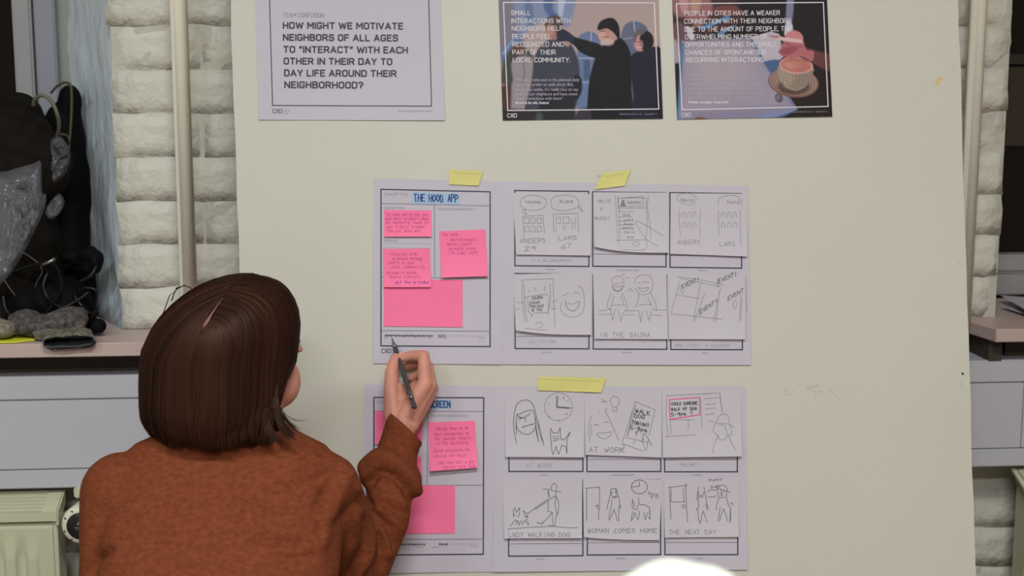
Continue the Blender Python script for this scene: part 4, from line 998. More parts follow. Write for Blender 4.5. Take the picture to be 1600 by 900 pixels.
# papers on the right sill
x0, z0 = wl(1548, 492, .10)
M_print2 = mat('print_white', A(182,180,195), .5, var=.05, vscale=12); M_blue = mat('print_blue', A(50,70,150), .4); M_yel = mat('print_yellow', A(205,195,40), .5)
def paper(cx, cy, dz, rot, lab, L=.30, W_=.21, crv_=.006):
    e = empty('leaflet', wp(cx, cy, zs+dz), (0, 0, YAW+rot)); tag(e, lab, 'leaflet', 'printed leaflets on the right sill')
    def f(x, y): return .0012 + crv_*(x/L)**2*1.5 + .002*math.sin(9*x+4*y)**2
    def gr(x0, x1, y0, y1, dz=0, n=8):
        vs = [(x0+(x1-x0)*i/n, y0+(y1-y0)*j/n, f(x0+(x1-x0)*i/n, y0+(y1-y0)*j/n)+dz) for j in range(n+1) for i in range(n+1)]
        return vs, [(j*(n+1)+i, j*(n+1)+i+1, (j+1)*(n+1)+i+1, (j+1)*(n+1)+i) for j in range(n) for i in range(n)]
    v, q = gr(-L/2, L/2, -W_/2, W_/2); link('page', pyd('page', v, q), M_print2, e, smooth=True)
    return e, gr
e, gr = paper(x0+.17, -.008, .0, .12, 'lowest leaflet with a blue printed edge')
v, q = gr(-.10, .15, -.105, -.085, .0006); link('blue_band', pyd('p', v, q), M_blue, e)
e, gr = paper(x0+.17, .02, .009, -.14, 'topmost leaflet with yellow and blue print', crv_=.012)
for (a, b, c_, d, m) in ((-.14,-.02,-.10,-.092,M_yel),(-.06,-.03,-.03,.0,M_yel),(-.035,.03,-.055,-.04,M_yel),(-.13,-.06,-.04,-.03,M_blue),(-.02,.14,-.104,-.09,M_blue),(.02,.09,.02,.05,M_blue),(-.10,-.075,.0,.012,M_blue)):
    v, q = gr(a, b, c_, d, .0006, 4); link('print_patch', pyd('p', v, q), m, e)

# foreground: small high table with a crumpled white paper
cpt = P(1064, 886, 1.0); rr = .052
e = empty('pedestal_table', (cpt.x-.0, cpt.y-.03, 0)); tag(e, 'small round high table just below the frame in the foreground', 'table')
M_tb = mat('table_white', (.6,.6,.58,1), .4)
zt = cpt.z-2*rr*.93
MB().lathe([(.17,zt-.025),(.17,zt)], (0,0,0), n=40).build('table_top', M_tb, e); MB().tube([(0,0,.02),(0,0,zt-.025)], .02, 16).build('pole', M_tb, e, smooth=True); MB().lathe([(.16,0),(.16,.015),(.03,.03)], (0,0,0), n=32).build('base', M_tb, e)
vs, fs = ell((0,0,0), (rr*1.12, rr, rr*.93), n=40)
for v in vs:
    s = 1 + .10*noise.noise(v*26) + .09*abs(noise.noise(v*14+Vector((3,1,2))))
    v *= s
pk = MB(); pk.v = vs; pk.f = fs
mnz = min(v.z for v in vs)
o = pk.build('crumpled_paper', mat('bright_tissue', (.76,.80,.69,1), .7, bump=.4, bscale=40), loc=(cpt.x, cpt.y-.0, zt-mnz+.0005)); tag(o, 'pale crumpled tissue ball, blurred in the foreground at the bottom edge', 'tissue')
# ------------------------------------------------------------------ the seated person
M_skin = mat('skin', A(196,136,118), .5, bump=.12, bscale=160, var=.06, vscale=30, spec=.35)
M_skin.node_tree.nodes['Principled BSDF'].inputs['Subsurface Weight'].default_value = .12
M_skin.node_tree.nodes['Principled BSDF'].inputs['Subsurface Radius'].default_value = (.01,.004,.002)
M_swt = mat('wool_sweater', A(109,57,36), .95, bump=.5, bscale=300, var=.14, vscale=110, spec=.08, sheen=.10, col2=A(116,61,39), stretch=(1,1,1.8), bdist=.0015)
M_hair = mat('brown_hair', A(62,34,24), .42, bump=.1, bscale=200, var=.35, vscale=40, spec=.22, stretch=(1,1,.15))
M_hair.node_tree.nodes['Principled BSDF'].inputs['Specular Tint'].default_value = (.75,.5,.4,1)
_nt = M_hair.node_tree; _at = _nt.nodes.new('ShaderNodeAttribute'); _at.attribute_name = 'tone'; _rp = _nt.nodes.new('ShaderNodeValToRGB')
_rp.color_ramp.elements[0].color = A(22,11,8); _rp.color_ramp.elements[1].color = A(54,31,22); _rp.color_ramp.elements[1].position = 1
_nt.links.new(_at.outputs['Fac'], _rp.inputs[0]); _nt.links.new(_rp.outputs[0], _nt.nodes['Principled BSDF'].inputs['Base Color'])
M_hairb = mat('brown_hair_under', A(26,14,11), .5, spec=.3)
M_trs = mat('dark_trousers', (.02,.022,.03,1), .85, bump=.3, bscale=300)
M_shoe = mat('dark_shoe', (.03,.025,.022,1), .5)

# head frame: the face looks away from the camera, turned to the right and a little down
HC = P(372, 552, 2.05)
MH = Matrix.Translation(HC) @ Matrix.Rotation(math.radians(-37), 4, 'Z') @ Matrix.Rotation(math.radians(-10), 4, 'X')
parts = []
parts.append(ell((0,-.012,.022), (.074,.092,.082), MH))
parts.append(ell((0,.036,-.035), (.056,.054,.074), MH))
parts.append(ell((0,.062,-.088), (.030,.028,.022), MH))
for s in (-1, 1):
    parts.append(ell((s*.036,.054,-.038), (.030,.031,.038), MH)); parts.append(ell((s*.040,.022,-.078), (.020,.034,.020), MH))
    parts.append(ell((s*.077,-.006,-.015), (.007,.018,.030), MH)); parts.append(ell((s*.030,.080,.012), (.020,.010,.007), MH))
    parts.append(ell((s*.009,.098,-.032), (.008,.009,.007), MH))
parts.append(cap(MH @ Vector((0,.086,.006)), .007, MH @ Vector((0,.104,-.028)), .010))
parts.append(ell((0,.090,-.058), (.021,.009,.006), MH)); parts.append(ell((0,.088,-.068), (.018,.009,.006), MH))
NB = P(362, 700, 2.06)
parts.append(cap(MH @ Vector((0,-.02,-.05)), .054, NB, .060))
head = union(parts, .0035, 5)

RSH = P(512, 760, 2.06); REL = P(570, 904, 2.185); RWR = P(625, 668, 2.292)
LSH = P(178, 762, 2.04); LEL = P(168, 985, 2.02); LWR = Vector((-.36, 1.98, .62))
PEL = Vector((-.40, 1.70, .53)); CHEST = P(345, 830, 2.03)
b = [cap(PEL+Vector((-.06,0,0)), .10, PEL+Vector((.06,0,0)), .10), cap(PEL, .09, CHEST, .075), cap(CHEST, .075, NB+Vector((0,0,-.06)), .075),
     cap(NB+Vector((-.09,0,-.04)), .04, NB+Vector((.09,0,-.04)), .04), cap(RSH, .028, REL, .022), cap(REL, .021, RWR, .019), cap(LSH, .036, LEL, .034), cap(LEL, .034, LWR, .024),
     cap(LSH, .036, RSH, .036)]
KN = [Vector((-.56, 1.98, .50)), Vector((-.20, 1.97, .50))]; AN = [Vector((-.56, 1.93, .10)), Vector((-.20, 1.92, .10))]
for k in (0, 1):
    b.append(cap(PEL+Vector(((-.09, .09)[k],0,0)), .075, KN[k], .05)); b.append(cap(KN[k], .048, AN[k], .032)); b.append(cap(AN[k]+Vector((0,-.02,-.05)), .03, AN[k]+Vector((0,.12,-.065)), .025))
# left hand resting on the thigh
hb = LWR
b.append(cap(hb, .026, hb+Vector((.03,.06,-.01)), .03))
for q in range(4):
    p0 = hb+Vector((.005+.017*q,.085-.004*abs(q-1.5),-.012)); p1 = p0+Vector((.006,.035,-.012)); p2 = p1+Vector((.002,.025,-.022)); b += [cap(p0,.0085,p1,.008), cap(p1,.008,p2,.0068)]
b += [cap(hb+Vector((.05,.03,-.01)),.012,hb+Vector((.078,.06,-.02)),.009)]
body = union(b, .006, 4)

# writing hand: joints as (px, py, distance), radius
def J(px, py, d): return P(px, py, d)
h = []
WR_ = J(627, 664, 2.290)
h.append(cap(REL.lerp(RWR, .75), .024, J(627,668,2.288), .0235)); h.append(ell(J(636,664,2.290), (.020,.018,.016)))
h.append(ell(J(620,664,2.288), (.018,.018,.016)))
MCPi, MCPm, MCPr, MCPp = J(664,600,2.296), J(672,602,2.306), J(675,607,2.316), J(672,617,2.324)
for a, m_, r0, r1 in ((J(628,655,2.288), MCPi, .017, .0125), (J(638,656,2.294), MCPm, .016, .0115), (J(643,657,2.302), MCPr, .015, .0110), (J(644,660,2.310), MCPp, .014, .0105)):
    h.append(cap(a, r0, m_, r1))
def finger(js, rs):
    for i in range(len(js)-1): h.append(cap(js[i], rs[i], js[i+1], rs[i+1], 16))
finger([MCPi, J(662,556,2.312), J(642,556,2.324), J(627,560,2.328)], [.0120,.0098,.0086,.0078])
finger([MCPm, J(668,572,2.336), J(652,566,2.344), J(637,572,2.347)], [.0115,.0095,.0085,.0075])
finger([MCPr, J(672,594,2.343), J(655,583,2.349), J(644,590,2.350)], [.0110,.0090,.0080,.0072])
finger([MCPp, J(667,611,2.346), J(652,602,2.350), J(642,606,2.351)], [.0100,.0085,.0075,.0068])
finger([J(616,650,2.290), J(612,612,2.298), J(612,582,2.312), J(618,560,2.326)], [.0165,.0130,.0112,.0088])
h.append(cap(J(620,628,2.296), .0115, J(652,608,2.300), .0105)); h.append(cap(J(626,640,2.294), .013, J(650,620,2.302), .012))
h.append(cap(J(616,612,2.300), .009, J(626,606,2.304), .008))
hand_me = union(h, .0016, 5, .5)

bm = bmesh.new()
for m_ in (head, body, hand_me): bm.from_mesh(m_)
me = bpy.data.meshes.new('person'); bm.to_mesh(me); bm.free()
PO = Vector((PEL.x, PEL.y, 0))
co_set(me, co_get(me) - np.array(PO))
person = link('person', me, M_skin, smooth=True); person.location = PO
tag(person, 'seated person with brown bob in rust sweater, seen from behind, writing with a pencil', 'person')
def onp(o, shift=True):
    o.parent = person
    if shift: co_set(o.data, co_get(o.data) - np.array(PO))
    return o
def raw(name, vs, fs, m, smooth=True, par=None):
    o = link(name, pyd(name, [Vector(v)-PO for v in vs], fs), m, smooth=smooth); o.parent = par or person; return o

# nails
def nail(p, axis, up, L=.010, Wd=.0075):
    axis = axis.normalized(); up = (up-axis*up.dot(axis)).normalized(); sd = axis.cross(up)
    M = Matrix((( *axis,),( *sd,),( *up,))).transposed().to_4x4(); M.translation = p
    v, f = ell((0,0,0), (L/2, Wd/2, .0012), M, 12); raw('fingernail', v, f, mat('nail', A(214,160,146), .3))
tocam = (CAM-HC).normalized()
nail(J(625,558,2.328)+Vector((0,0,.0058)), J(627,560,2.328)-J(642,556,2.324), Vector((0,-.5,1)))
nail(J(613,566,2.322)+Vector((-.0072,-.004,.0)), J(618,560,2.326)-J(612,582,2.312), Vector((-1,-.6,0)))

# face details
Mw = mat('eye_white', (.8,.78,.75,1), .2); Mi = mat('iris', (.08,.05,.03,1), .2); Mlip = mat('lips', A(190,105,100), .4)
for s in (-1, 1):
    v, f = ell((s*.030,.0730,-.001), (.0122,.011,.0078), MH, 16); ey = raw('eye', v, f, Mw)
    v, f = ell((s*.030,.0835,-.002), (.005,.0015,.005), MH, 12); raw('iris', v, f, Mi, par=ey)
    mb = MB().tube([MH @ Vector((s*(.014+.009*k), .0905-.0022*k*k*.9, .020+.002*math.sin(k*1.0))) for k in range(5)], [.0012,.0022,.0022,.0018,.0008], 6); raw('eyebrow', mb.v, mb.f, M_hairb)
v, f = ell((0,.0965,-.0585), (.019,.006,.0042), MH, 16); v2, f2 = ell((0,.0945,-.0675), (.017,.006,.0048), MH, 16)
raw('lips', v+v2, f+[tuple(len(v)+k for k in q) for q in f2], Mlip)

# sweater -----------------------------------------------------------
def ringloft(rings, n=48):
    vs = []; fs = []
    for (c, hw, hd, tilt) in rings:
        for j in range(n):
            a = 2*math.pi*j/n; ca, sa = math.cos(a), math.sin(a)
            x = math.copysign(abs(ca)**.8, ca)*hw; y = math.copysign(abs(sa)**.85, sa)*hd
            vs.append(Vector(c) + Vector((x, y, -y*tilt)))
    for i in range(len(rings)-1):
        for j in range(n):
            q = i*n+j; q2 = i*n+(j+1) % n; fs.append((q, q2, q2+n, q+n))
    fs.append(tuple(range(n))[::-1]); e = (len(rings)-1)*n; fs.append(tuple(e+j for j in range(n)))
    return vs, fs
S = [ringloft([((-.40,1.715,.45),.178,.130,0), ((-.40,1.725,.52),.178,.135,0), ((-.402,1.79,.62),.168,.122,.1), ((-.412,1.88,.74),.166,.11,.2), ((-.415,1.955,.84),.176,.102,.25), ((-.412,1.995,.905),.172,.09,.3), ((-.408,2.005,.945),.138,.07,.35), ((-.405,2.01,.968),.085,.056,.4), ((-.402,2.02,.985),.056,.05,.4)])]
RS2 = P(505, 765, 2.055); LS2 = P(188, 768, 2.04)
S.append(cap(NB+Vector((.02,0,-.055)), .050, RS2, .056)); S.append(cap(NB+Vector((-.02,0,-.055)), .050, LS2, .056))
S.append(cap(RS2, .057, P(532,838,2.13), .053)); S.append(cap(P(532,838,2.13), .053, P(556,902,2.18), .044))
S.append(cap(P(560,902,2.18), .043, P(603,812,2.215), .036)); S.append(cap(P(603,812,2.215), .036, P(612,742,2.25), .038)); S.append(cap(P(603,738,2.25), .041, P(620,750,2.25), .040))
S.append(cap(P(612,742,2.25), .040, P(622,706,2.275), .033))
S.append(cap(LS2, .057, P(180,880,2.02), .050)); S.append(cap(P(180,880,2.02), .050, LEL, .048)); S.append(cap(LEL, .046, LWR+Vector((0,-.02,0)), .036))
sw = union(S, .0036, 12, .5)
co = co_get(sw); nr = no_get(sw); x, y, d = proj(co)
facing = np.clip(-(nr @ np.array(FW))*2+.3, 0, 1)
disp = np.zeros(len(co))
def fold(pts, amp, wd, dmin=0):
    global disp
    disp += 1.4*amp*np.exp(-(segdist(x, y, pts)/wd)**2)*facing
# forearm: pushed-up sleeve roll and the creases running into the elbow
fold([(566,762),(572,728),(590,712),(614,718),(636,738),(650,766)], .0075, 10)
fold([(580,752),(594,737),(614,742),(634,762),(642,790)], -.008, 7)
fold([(578,778),(594,760),(614,762),(632,784),(638,800)], .003, 8)
fold([(588,797),(606,804),(626,826)], .004, 6); fold([(588,806),(604,820),(616,850)], -.006, 5)
fold([(588,816),(600,836),(606,868)], .006, 5); fold([(584,812),(594,846),(590,885)], -.006, 5)
fold([(582,806),(584,830),(576,870),(556,900)], .006, 6); fold([(572,812),(572,850),(545,895)], -.005, 7); fold([(560,800),(556,840),(530,890)], .003, 8)
fold([(596,785),(614,796),(636,802)], -.004, 5); fold([(600,772),(618,782),(638,788)], .002, 6)
fold([(563,742),(572,770),(584,800)], -.005, 5)
# shoulder and back
fold([(545,742),(532,770),(520,800),(505,850)], .005, 11); fold([(532,736),(512,765),(498,790)], -.004, 10); fold([(560,790),(530,815),(500,830)], -.003, 9)
fold([(570,768),(545,800),(520,850)], -.002, 14)
fold([(370,785),(400,795),(440,812)], -.0035, 8); fold([(395,845),(440,846),(470,850)], -.004, 7); fold([(455,762),(490,750),(525,730)], -.003, 8); fold([(440,870),(470,872),(490,868)], -.003, 7)
fold([(140,900),(142,885),(150,872),(170,862)], -.006, 7); fold([(150,905),(156,885),(180,872)], .003, 9)
fold([(160,800),(150,850),(146,900)], -.003, 12); fold([(250,700),(300,712),(370,716),(440,706)], -.0018, 8); fold([(240,692),(300,703),(370,708),(450,696)], .0022, 6)
disp += fnoise(co, 7, .003, 5)*1.0 + fnoise(co, 22, .0006, 9)
co_set(sw, co + nr*disp[:, None])
sw = evalmesh(sw, [('SMOOTH', dict(factor=.5, iterations=3))])
sweater = link('sweater', sw, M_swt, smooth=True); onp(sweater)
# cuff: a flared ribbed band around the wrist, open at the top
ax = (P(633,668,2.285) - P(619,712,2.272)); c0 = P(619,712,2.272); ax = ax.normalized()
tilt = Vector((1, 0, 0)); sx = (tilt-ax*tilt.dot(ax)).normalized(); sy = ax.cross(sx)
vs = []; fs = []; n = 96; prof = [(-.014,.0320),(0,.0325),(.018,.0318),(.034,.0322),(.046,.0332),(.0475,.0325),(.044,.0300),(.03,.0290),(.0,.0290)]
for t, r in prof:
    for j in range(n):
        a = 2*math.pi*j/n; rr_ = r + .0006*math.cos(a*40)*(1 if t > -.01 else 0)
        sl_ = (t+.012)*(-.26)*math.cos(a)                # the hem is cut on a slant in the picture
        vs.append(c0 + ax*(t+sl_) + sx*rr_*math.cos(a) + sy*rr_*math.sin(a)*.92)
for i in range(len(prof)-1):
    for j in range(n):
        q = i*n+j; q2 = i*n+(j+1) % n; fs.append((q, q2, q2+n, q+n))
raw('cuff', vs, fs, M_swt, par=sweater)
# trousers, shoes
tr_ = union([cap(PEL+Vector((-.07,0,-.0)), .118, PEL+Vector((.07,0,-.0)), .118)]+[cap(PEL+Vector(((-.085,.085)[k],0,0)), .098, KN[k], .072) for k in (0,1)]+[cap(KN[k], .070, AN[k]+Vector((0,0,.03)), .055) for k in (0,1)], .010, 6)
onp(link('trousers', tr_, M_trs, smooth=True))
for k in (0, 1):
    a = AN[k]; sh = union([cap(a+Vector((0,-.03,-.045)), .045, a+Vector((0,.13,-.058)), .038), cap(a+Vector((0,0,.02)), .046, a+Vector((0,0,-.04)), .046)], .008, 5)
    c = co_get(sh); c[:, 2] = np.maximum(c[:, 2], .001); co_set(sh, c); onp(link('shoe', sh, M_shoe, smooth=True))

# hair --------------------------------------------------------------
HH = P(345, 548, 2.045)
def hpos(dv, layer=0., hem=0.):
    # dv: unit direction; below the equator the surface drops like a curtain
    az = math.atan2(dv.x, -dv.y); e = math.asin(max(-1, min(1, dv.z)))
    if e >= 0:
        ce = math.cos(e)**.92; z = .108*math.sin(e)
        z *= 1.0 + .05*math.sin(az)*math.cos(e) # slightly higher on the right
        rho = ce
    else:
        t = -e/math.radians(45); z = -.117*t
        rho = 1 + .035*math.sin(min(1, t/.75)*math.pi*.5) - .12*max(0, t-.7)**1.5/.3**1.5
    s = math.sin(az)
    sh = .034*math.sin(e) if e > 0 else 0
    ax_ = .1115 if s < 0 else .106
    if e < 0 and s > 0: ax_ = .106 - .008*min(1, -e/.6)*s
    ay_ = .112
    k = 1+layer
    return HH + Vector((rho*ax_*math.sin(az)*k + sh, -rho*ay_*math.cos(az)*k, z*(k if z > 0 else 1)))
def dr(az, el):
    a, e = math.radians(az), math.radians(el); return Vector((math.sin(a)*math.cos(e), -math.cos(a)*math.cos(e), math.sin(e)))
crown = Vector((-.20, -.86, .46)).normalized(); FAZ = 143
part_pts = [crown, dr(-9, 52), dr(0, 78), dr(FAZ, 75), dr(FAZ, 45)]
def partp(s):
    k = s*(len(part_pts)-1); i = min(int(k), len(part_pts)-2); return part_pts[i].lerp(part_pts[i+1], k-i).normalized()
def azlim(e):                               # how far round to the right the hair reaches at this height
    pts = [(-46, 76), (-38, 66), (-30, 58), (-20, 58), (-10, 74), (-4, 92), (4, 104), (12, 112), (90, 118)]
    for (a, b), (c, d_) in zip(pts[:-1], pts[1:]):
        if e <= c: return b + (d_-b)*(e-a)/(c-a)
    return 118
rnd = random.Random(3)
hv = []; hf = []; htone = []
def strand(root, mid, end, layer, wdt, seg=14, twist=0, tone=.4):
    pts = []
    for i in range(seg+1):
        t = i/seg
        q = (root*(1-t)**2 + mid*2*t*(1-t) + end*t*t).normalized()
        el = math.degrees(math.asin(max(-1, min(1, q.z)))); az = math.degrees(math.atan2(q.x, -q.y))
        if twist == 1:
            lim = azlim(el) + layer*40
            if az > lim: q = dr(lim, el)
        bulge = .012*math.sin(math.pi*t)
        pts.append(hpos(q, layer + bulge*.0 + .012*math.sin(6*t+layer*300)*t*.5))
    base = len(hv); htone.extend([tone]*(3*(seg+1)))
    for i, p in enumerate(pts):
        t = i/seg; tg = (pts[min(i+1, seg)]-pts[max(i-1, 0)]).normalized(); out = (p-HH).normalized()
        sd = tg.cross(out).normalized(); out = sd.cross(tg)
        ww = wdt*(.35+.65*min(1, t*5))*(1 if t < .8 else max(.04, 1-(t-.8)/.2*.96))
        hv.extend([p - sd*ww - out*ww*.5, p + out*ww*.35, p + sd*ww - out*ww*.5])
    for i in range(seg):
        q = base+3*i; hf.append((q, q+1, q+4, q+3)); hf.append((q+1, q+2, q+5, q+4))
NS = 6200
def ip(t, pts):
    for (a, b), (c, d_) in zip(pts[:-1], pts[1:]):
        if t <= c: return b + (d_-b)*(t-a)/(c-a)
    return pts[-1][1]
for k in range(NS):
    side = -1 if rnd.random() < .5 else 1
    g = rnd.random()**1.5
    clump = round(g*55)/55; g2 = clump + (g-clump)*.75           # strands gather in locks
    s = g2**1.1
    root = partp(s) + Vector((side*rnd.uniform(.004,.03), 0, rnd.uniform(-.02,.02)))
    if g2 < .25: root += Vector((side*.0, -.02, -rnd.random()*.10*(1-g2*4)))
    root.normalize()
    ph = math.sin(clump*131)*.5+.5
    layer = rnd.uniform(-.035, .0) + .020*ph + .012*math.sin(g*21+side)
    hem = -38.5 - rnd.random()**.5*5.5 - 2.5*ph + 2.2*math.sin(g*25+side*2)
    tone0 = .25+.35*ph+.25*math.sin(g*17+side)
    if side < 0:
        a_end = ip(g2, [(0, 6), (.25, -34), (.55, -82), (.8, -125), (1, -158)]) + rnd.uniform(-4, 4)
        mid = dr(a_end*.86-6, 27+5*math.sin(clump*40)); e = dr(a_end, hem); tw = 0
    else:
        a_end = ip(g2, [(0, -10), (.25, 26), (.5, 56), (.75, 86), (1, 118)]) + rnd.uniform(-4, 4)
        tw = 1; mid = dr(min(114, a_end*1.18+14), 30+5*math.sin(clump*33))
        if a_end < azlim(hem)+8: e = dr(a_end, hem)
        else: e = dr(azlim(hem)-rnd.uniform(0, 10), hem + rnd.random()*3)
    strand(root, mid, e, layer, rnd.uniform(.0008, .0026), 14, twist=tw, tone=max(0, min(1, tone0+rnd.uniform(-.25, .25))))
# far side and fringe
for k in range(900):
    a_end = rnd.uniform(-178, -120) if rnd.random() < .7 else rnd.uniform(92, 116)
    root = partp(rnd.uniform(.3, 1)); hem = -44 if a_end < 0 else rnd.uniform(-6, 12)
    strand(root, dr(a_end*.9, 35), dr(a_end, hem), rnd.uniform(-.05, .0), rnd.uniform(.001,.0022))
# ragged tips: small locks that leave the hem, flicking forward beside the cheek
def tip_lock(a, b, c, n, spread, w_):
    for k in range(n):
        j = [rnd.uniform(-spread, spread) for _ in range(6)]
        p0, p1, p2 = P(a[0]+j[0]*.8, a[1]+j[1]*.5, a[2]), P(b[0]+j[2]*.6, b[1]+j[3]*.5, b[2]), P(c[0]+j[4], c[1]+j[5]*.7, c[2])
        base = len(hv); tone = rnd.random()*.7; htone.extend([tone]*27)
        for i in range(9):
            t = i/8; p = p0*(1-t)**2 + p1*2*t*(1-t) + p2*t*t; tg = ((p1-p0)*(1-t)+(p2-p1)*t).normalized(); sd = FW.cross(tg).normalized()
            ww = w_*rnd.uniform(.9, 1.1)*(1 if t < .5 else max(.05, 1-(t-.5)*1.9)); hv.extend([p-sd*ww, p-FW*ww*.4, p+sd*ww])
        for i in range(8): q = base+3*i; hf.append((q, q+1, q+4, q+3)); hf.append((q+1, q+2, q+5, q+4))
def hd(x_, extra): return 2.045 - .108*math.sqrt(max(.05, 1-((x_-345)/124)**2)) + extra
tip_lock((425,600,hd(425,.03)), (424,655,hd(425,.012)), (455,684,hd(440,.0)), 90, 9, .0010)
tip_lock((405,620,hd(405,.03)), (410,665,hd(410,.015)), (432,688,hd(420,.008)), 90, 10, .0011)
tip_lock((432,625,hd(430,.02)), (437,655,hd(437,.0)), (468,673,hd(440,-.01)), 22, 5, .0006)
for q in range(16):
    x_ = 258+q*11; yy = 690+5*math.sin(q*.9)+rnd.uniform(-4, 4)+9*math.sin(math.pi*q/15)
    tip_lock((x_, 640, hd(x_, .016)), (x_+rnd.uniform(-4,4), 668, hd(x_, .014)), (x_+rnd.uniform(-9,9), yy, hd(x_, .018)), 34, 8, .0010)
tip_lock((236,615,hd(240,.03)), (232,645,hd(240,.01)), (245,676,hd(246,.005)), 50, 6, .0009)
hairm = pyd('hair', [v-PO for v in hv], hf)
hair = link('hair', hairm, M_hair, smooth=True); hair.parent = person
at = hairm.attributes.new('tone', 'FLOAT', 'POINT'); at.data.foreach_set('value', np.array(htone, np.float32))
# under layer: closed cap so that no skin shows through
vs = []; fs = []; nu, nv = 60, 34
for j in range(nv+1):
    el = 88 - (88+42)*j/nv
    for i in range(nu+1):
        az = -172 + (azlim(el)-3+172)*i/nu
        vs.append(hpos(dr(az, el), -.045))
for j in range(nv):
    for i in range(nu):
        a = j*(nu+1)+i; fs.append((a, a+1, a+nu+2, a+nu+1))
raw('inner_hair', vs, fs, M_hairb, par=hair)
# the parting: a pale line of scalp at the whorl
vs = []; fs = []
pl = [(-17.5,15,.0006),(-17,18,.0030),(-16.6,21,.0036),(-16,25,.0022),(-15,30,.0014),(-14,35,.0009),(-13,41,.0003)]
for a, e_, w_ in pl:
    p = hpos(dr(a+7, e_+13), .026); sd = Vector((1, 0, .1)); vs += [p - sd*w_*.7, p + Vector((0,-.0006,.0004)), p + sd*w_*.7]
for i in range(len(pl)-1):
    q = 3*i; fs += [(q, q+1, q+4, q+3), (q+1, q+2, q+5, q+4)]
raw('parting', vs, fs, mat('scalp', A(128,84,74), .6), par=hair)
# a few loose wisps
mb = MB()
for (pts, r) in (([(438,636,1.97),(448,650,1.965),(462,657,1.96),(480,657,1.96)], .00055), ([(440,650,1.97),(450,662,1.965),(464,674,1.96)], .0007), ([(443,646,1.97),(455,665,1.96),(468,672,1.96)], .0005),
    ([(232,640,2.0),(234,656,2.0),(236,668,2.0)], .0007), ([(229,630,2.0),(228,648,2.0),(233,664,2.0)], .0006), ([(445,520,2.0),(468,530,2.0),(470,543,2.0)], .0008), ([(275,452,2.0),(287,446,2.0),(297,449,2.0),(303,455,2.0)], .0008), ([(268,470,2.0),(276,450,2.0),(290,445,2.0)], .0008), ([(255,490,2.0),(265,462,2.0),(283,447,2.0)], .0007)):
    P3_ = [P(*q) for q in pts]; mb.tube(P3_, [r*1.2]+[r]*(len(pts)-2)+[r*.3], 5)
raw('loose_strand', mb.v, mb.f, M_hair, par=hair)['kind'] = 'stuff'

# pencil: mechanical, dark grey, clip and eraser end
pt, pe = bpt(612.2, 527, .002), P(648, 637, 2.247)
Lp = (pe-pt).length; Mp = (pe-pt).to_track_quat('Z', 'Y').to_matrix().to_4x4()
M_pb = mat('pencil_barrel', A(64,62,64), .35); M_chr = mat('chrome', (.32,.32,.34,1), .3, metal=1)
e = empty('mechanical_pencil', pt); tag(e, 'dark grey mechanical pencil held in the right hand, tip on the form', 'pencil')
e.matrix_world = Matrix.Translation(pt) @ Mp
MB().lathe([(.0003,.0),(.0004,.004),(.0012,.0045),(.0014,.009),(.0034,.020),(.0038,.024)], (0,0,0), n=16).build('tip', M_chr, e, smooth=True)
MB().lathe([(.0038,.024),(.0042,.030),(.0042,.048),(.0038,.05),(.0040,.054),(.0040,Lp-.026),(.0041,Lp-.024)], (0,0,0), n=16).build('barrel', M_pb, e, smooth=True)
MB().lathe([(.0044,Lp-.034),(.0044,Lp-.028),(.0044,Lp-.020),(.0040,Lp-.0195)], (0,0,0), n=16).build('ring', M_chr, e, smooth=True)
MB().lathe([(.0034,Lp-.020),(.0034,Lp-.010),(.0041,Lp-.009),(.0042,Lp-.002),(.0034,Lp)], (0,0,0), n=16).build('end_cap', M_pb, e, smooth=True)
qv = Mp.inverted() @ (CAM-pt); an = math.atan2(qv.y, qv.x) + .9
R_ = Matrix.Rotation(an, 4, 'Z')
MB().box(.0044,.0058,-.0014,.0014,Lp-.062,Lp-.030, R_).box(.0030,.0058,-.0014,.0014,Lp-.034,Lp-.030, R_).build('clip', M_chr, e, bevel=.0004)

# stool
M_wood = mat('stool_wood', (.35,.2,.1,1), .5, var=.2, vscale=10)
zst = PEL.z-.118
e = empty('stool', (PEL.x, PEL.y-.01, 0)); tag(e, 'round wooden stool under the seated person, below the frame', 'stool')
MB().lathe([(.17,zst-.03),(.175,zst-.015),(.17,zst)], (0,0,0), n=32).build('seat', M_wood, e, smooth=False)
for a in range(4):
    t = math.pi/4+a*math.pi/2; c, s = math.cos(t), math.sin(t)
    MB().tube([(c*.12,s*.12,zst-.03),(c*.17,s*.17,0)], .016, 10).build('leg', M_wood, e, smooth=True)
# ------------------------------------------------------------------ things heaped on the left sill
M_jack = mat('dark_jacket', (.009,.007,.0055,1), .75, bump=.8, bscale=45, var=.3, vscale=30, bdist=.004, spec=.08)
M_bag = mat('black_bag', (.004,.004,.0045,1), .7, bump=.4, bscale=80, spec=.08)
M_cord = mat('olive_cord', (.085,.065,.03,1), .6); M_cordg = mat('grey_cord', (.14,.125,.09,1), .5)
M_cable = mat('black_cable', (.006,.006,.007,1), .3, spec=.25)
M_cabl2 = mat('grey_cable', (.05,.05,.05,1), .35)
M_knit = mat('tweed_knit', (.15,.135,.11,1), .95, bump=1., bscale=260, var=.55, vscale=170, bdist=.003, spec=.1)
M_knitd = mat('dark_pattern_knit', (.09,.08,.075,1), .95, bump=.8, bscale=220, var=.5, vscale=120, bdist=.003, spec=.1)
M_plast = bpy.data.materials.new('clear_plastic'); M_plast.use_nodes = True
_b = M_plast.node_tree.nodes['Principled BSDF']; _b.inputs['Base Color'].default_value = (.5,.5,.58,1); _b.inputs['Roughness'].default_value = .2
_b.inputs['Alpha'].default_value = .15; _b.inputs['Specular IOR Level'].default_value = 1.0; _b.inputs['Coat Weight'].default_value = 1.; _b.inputs['Coat Roughness'].default_value = .08
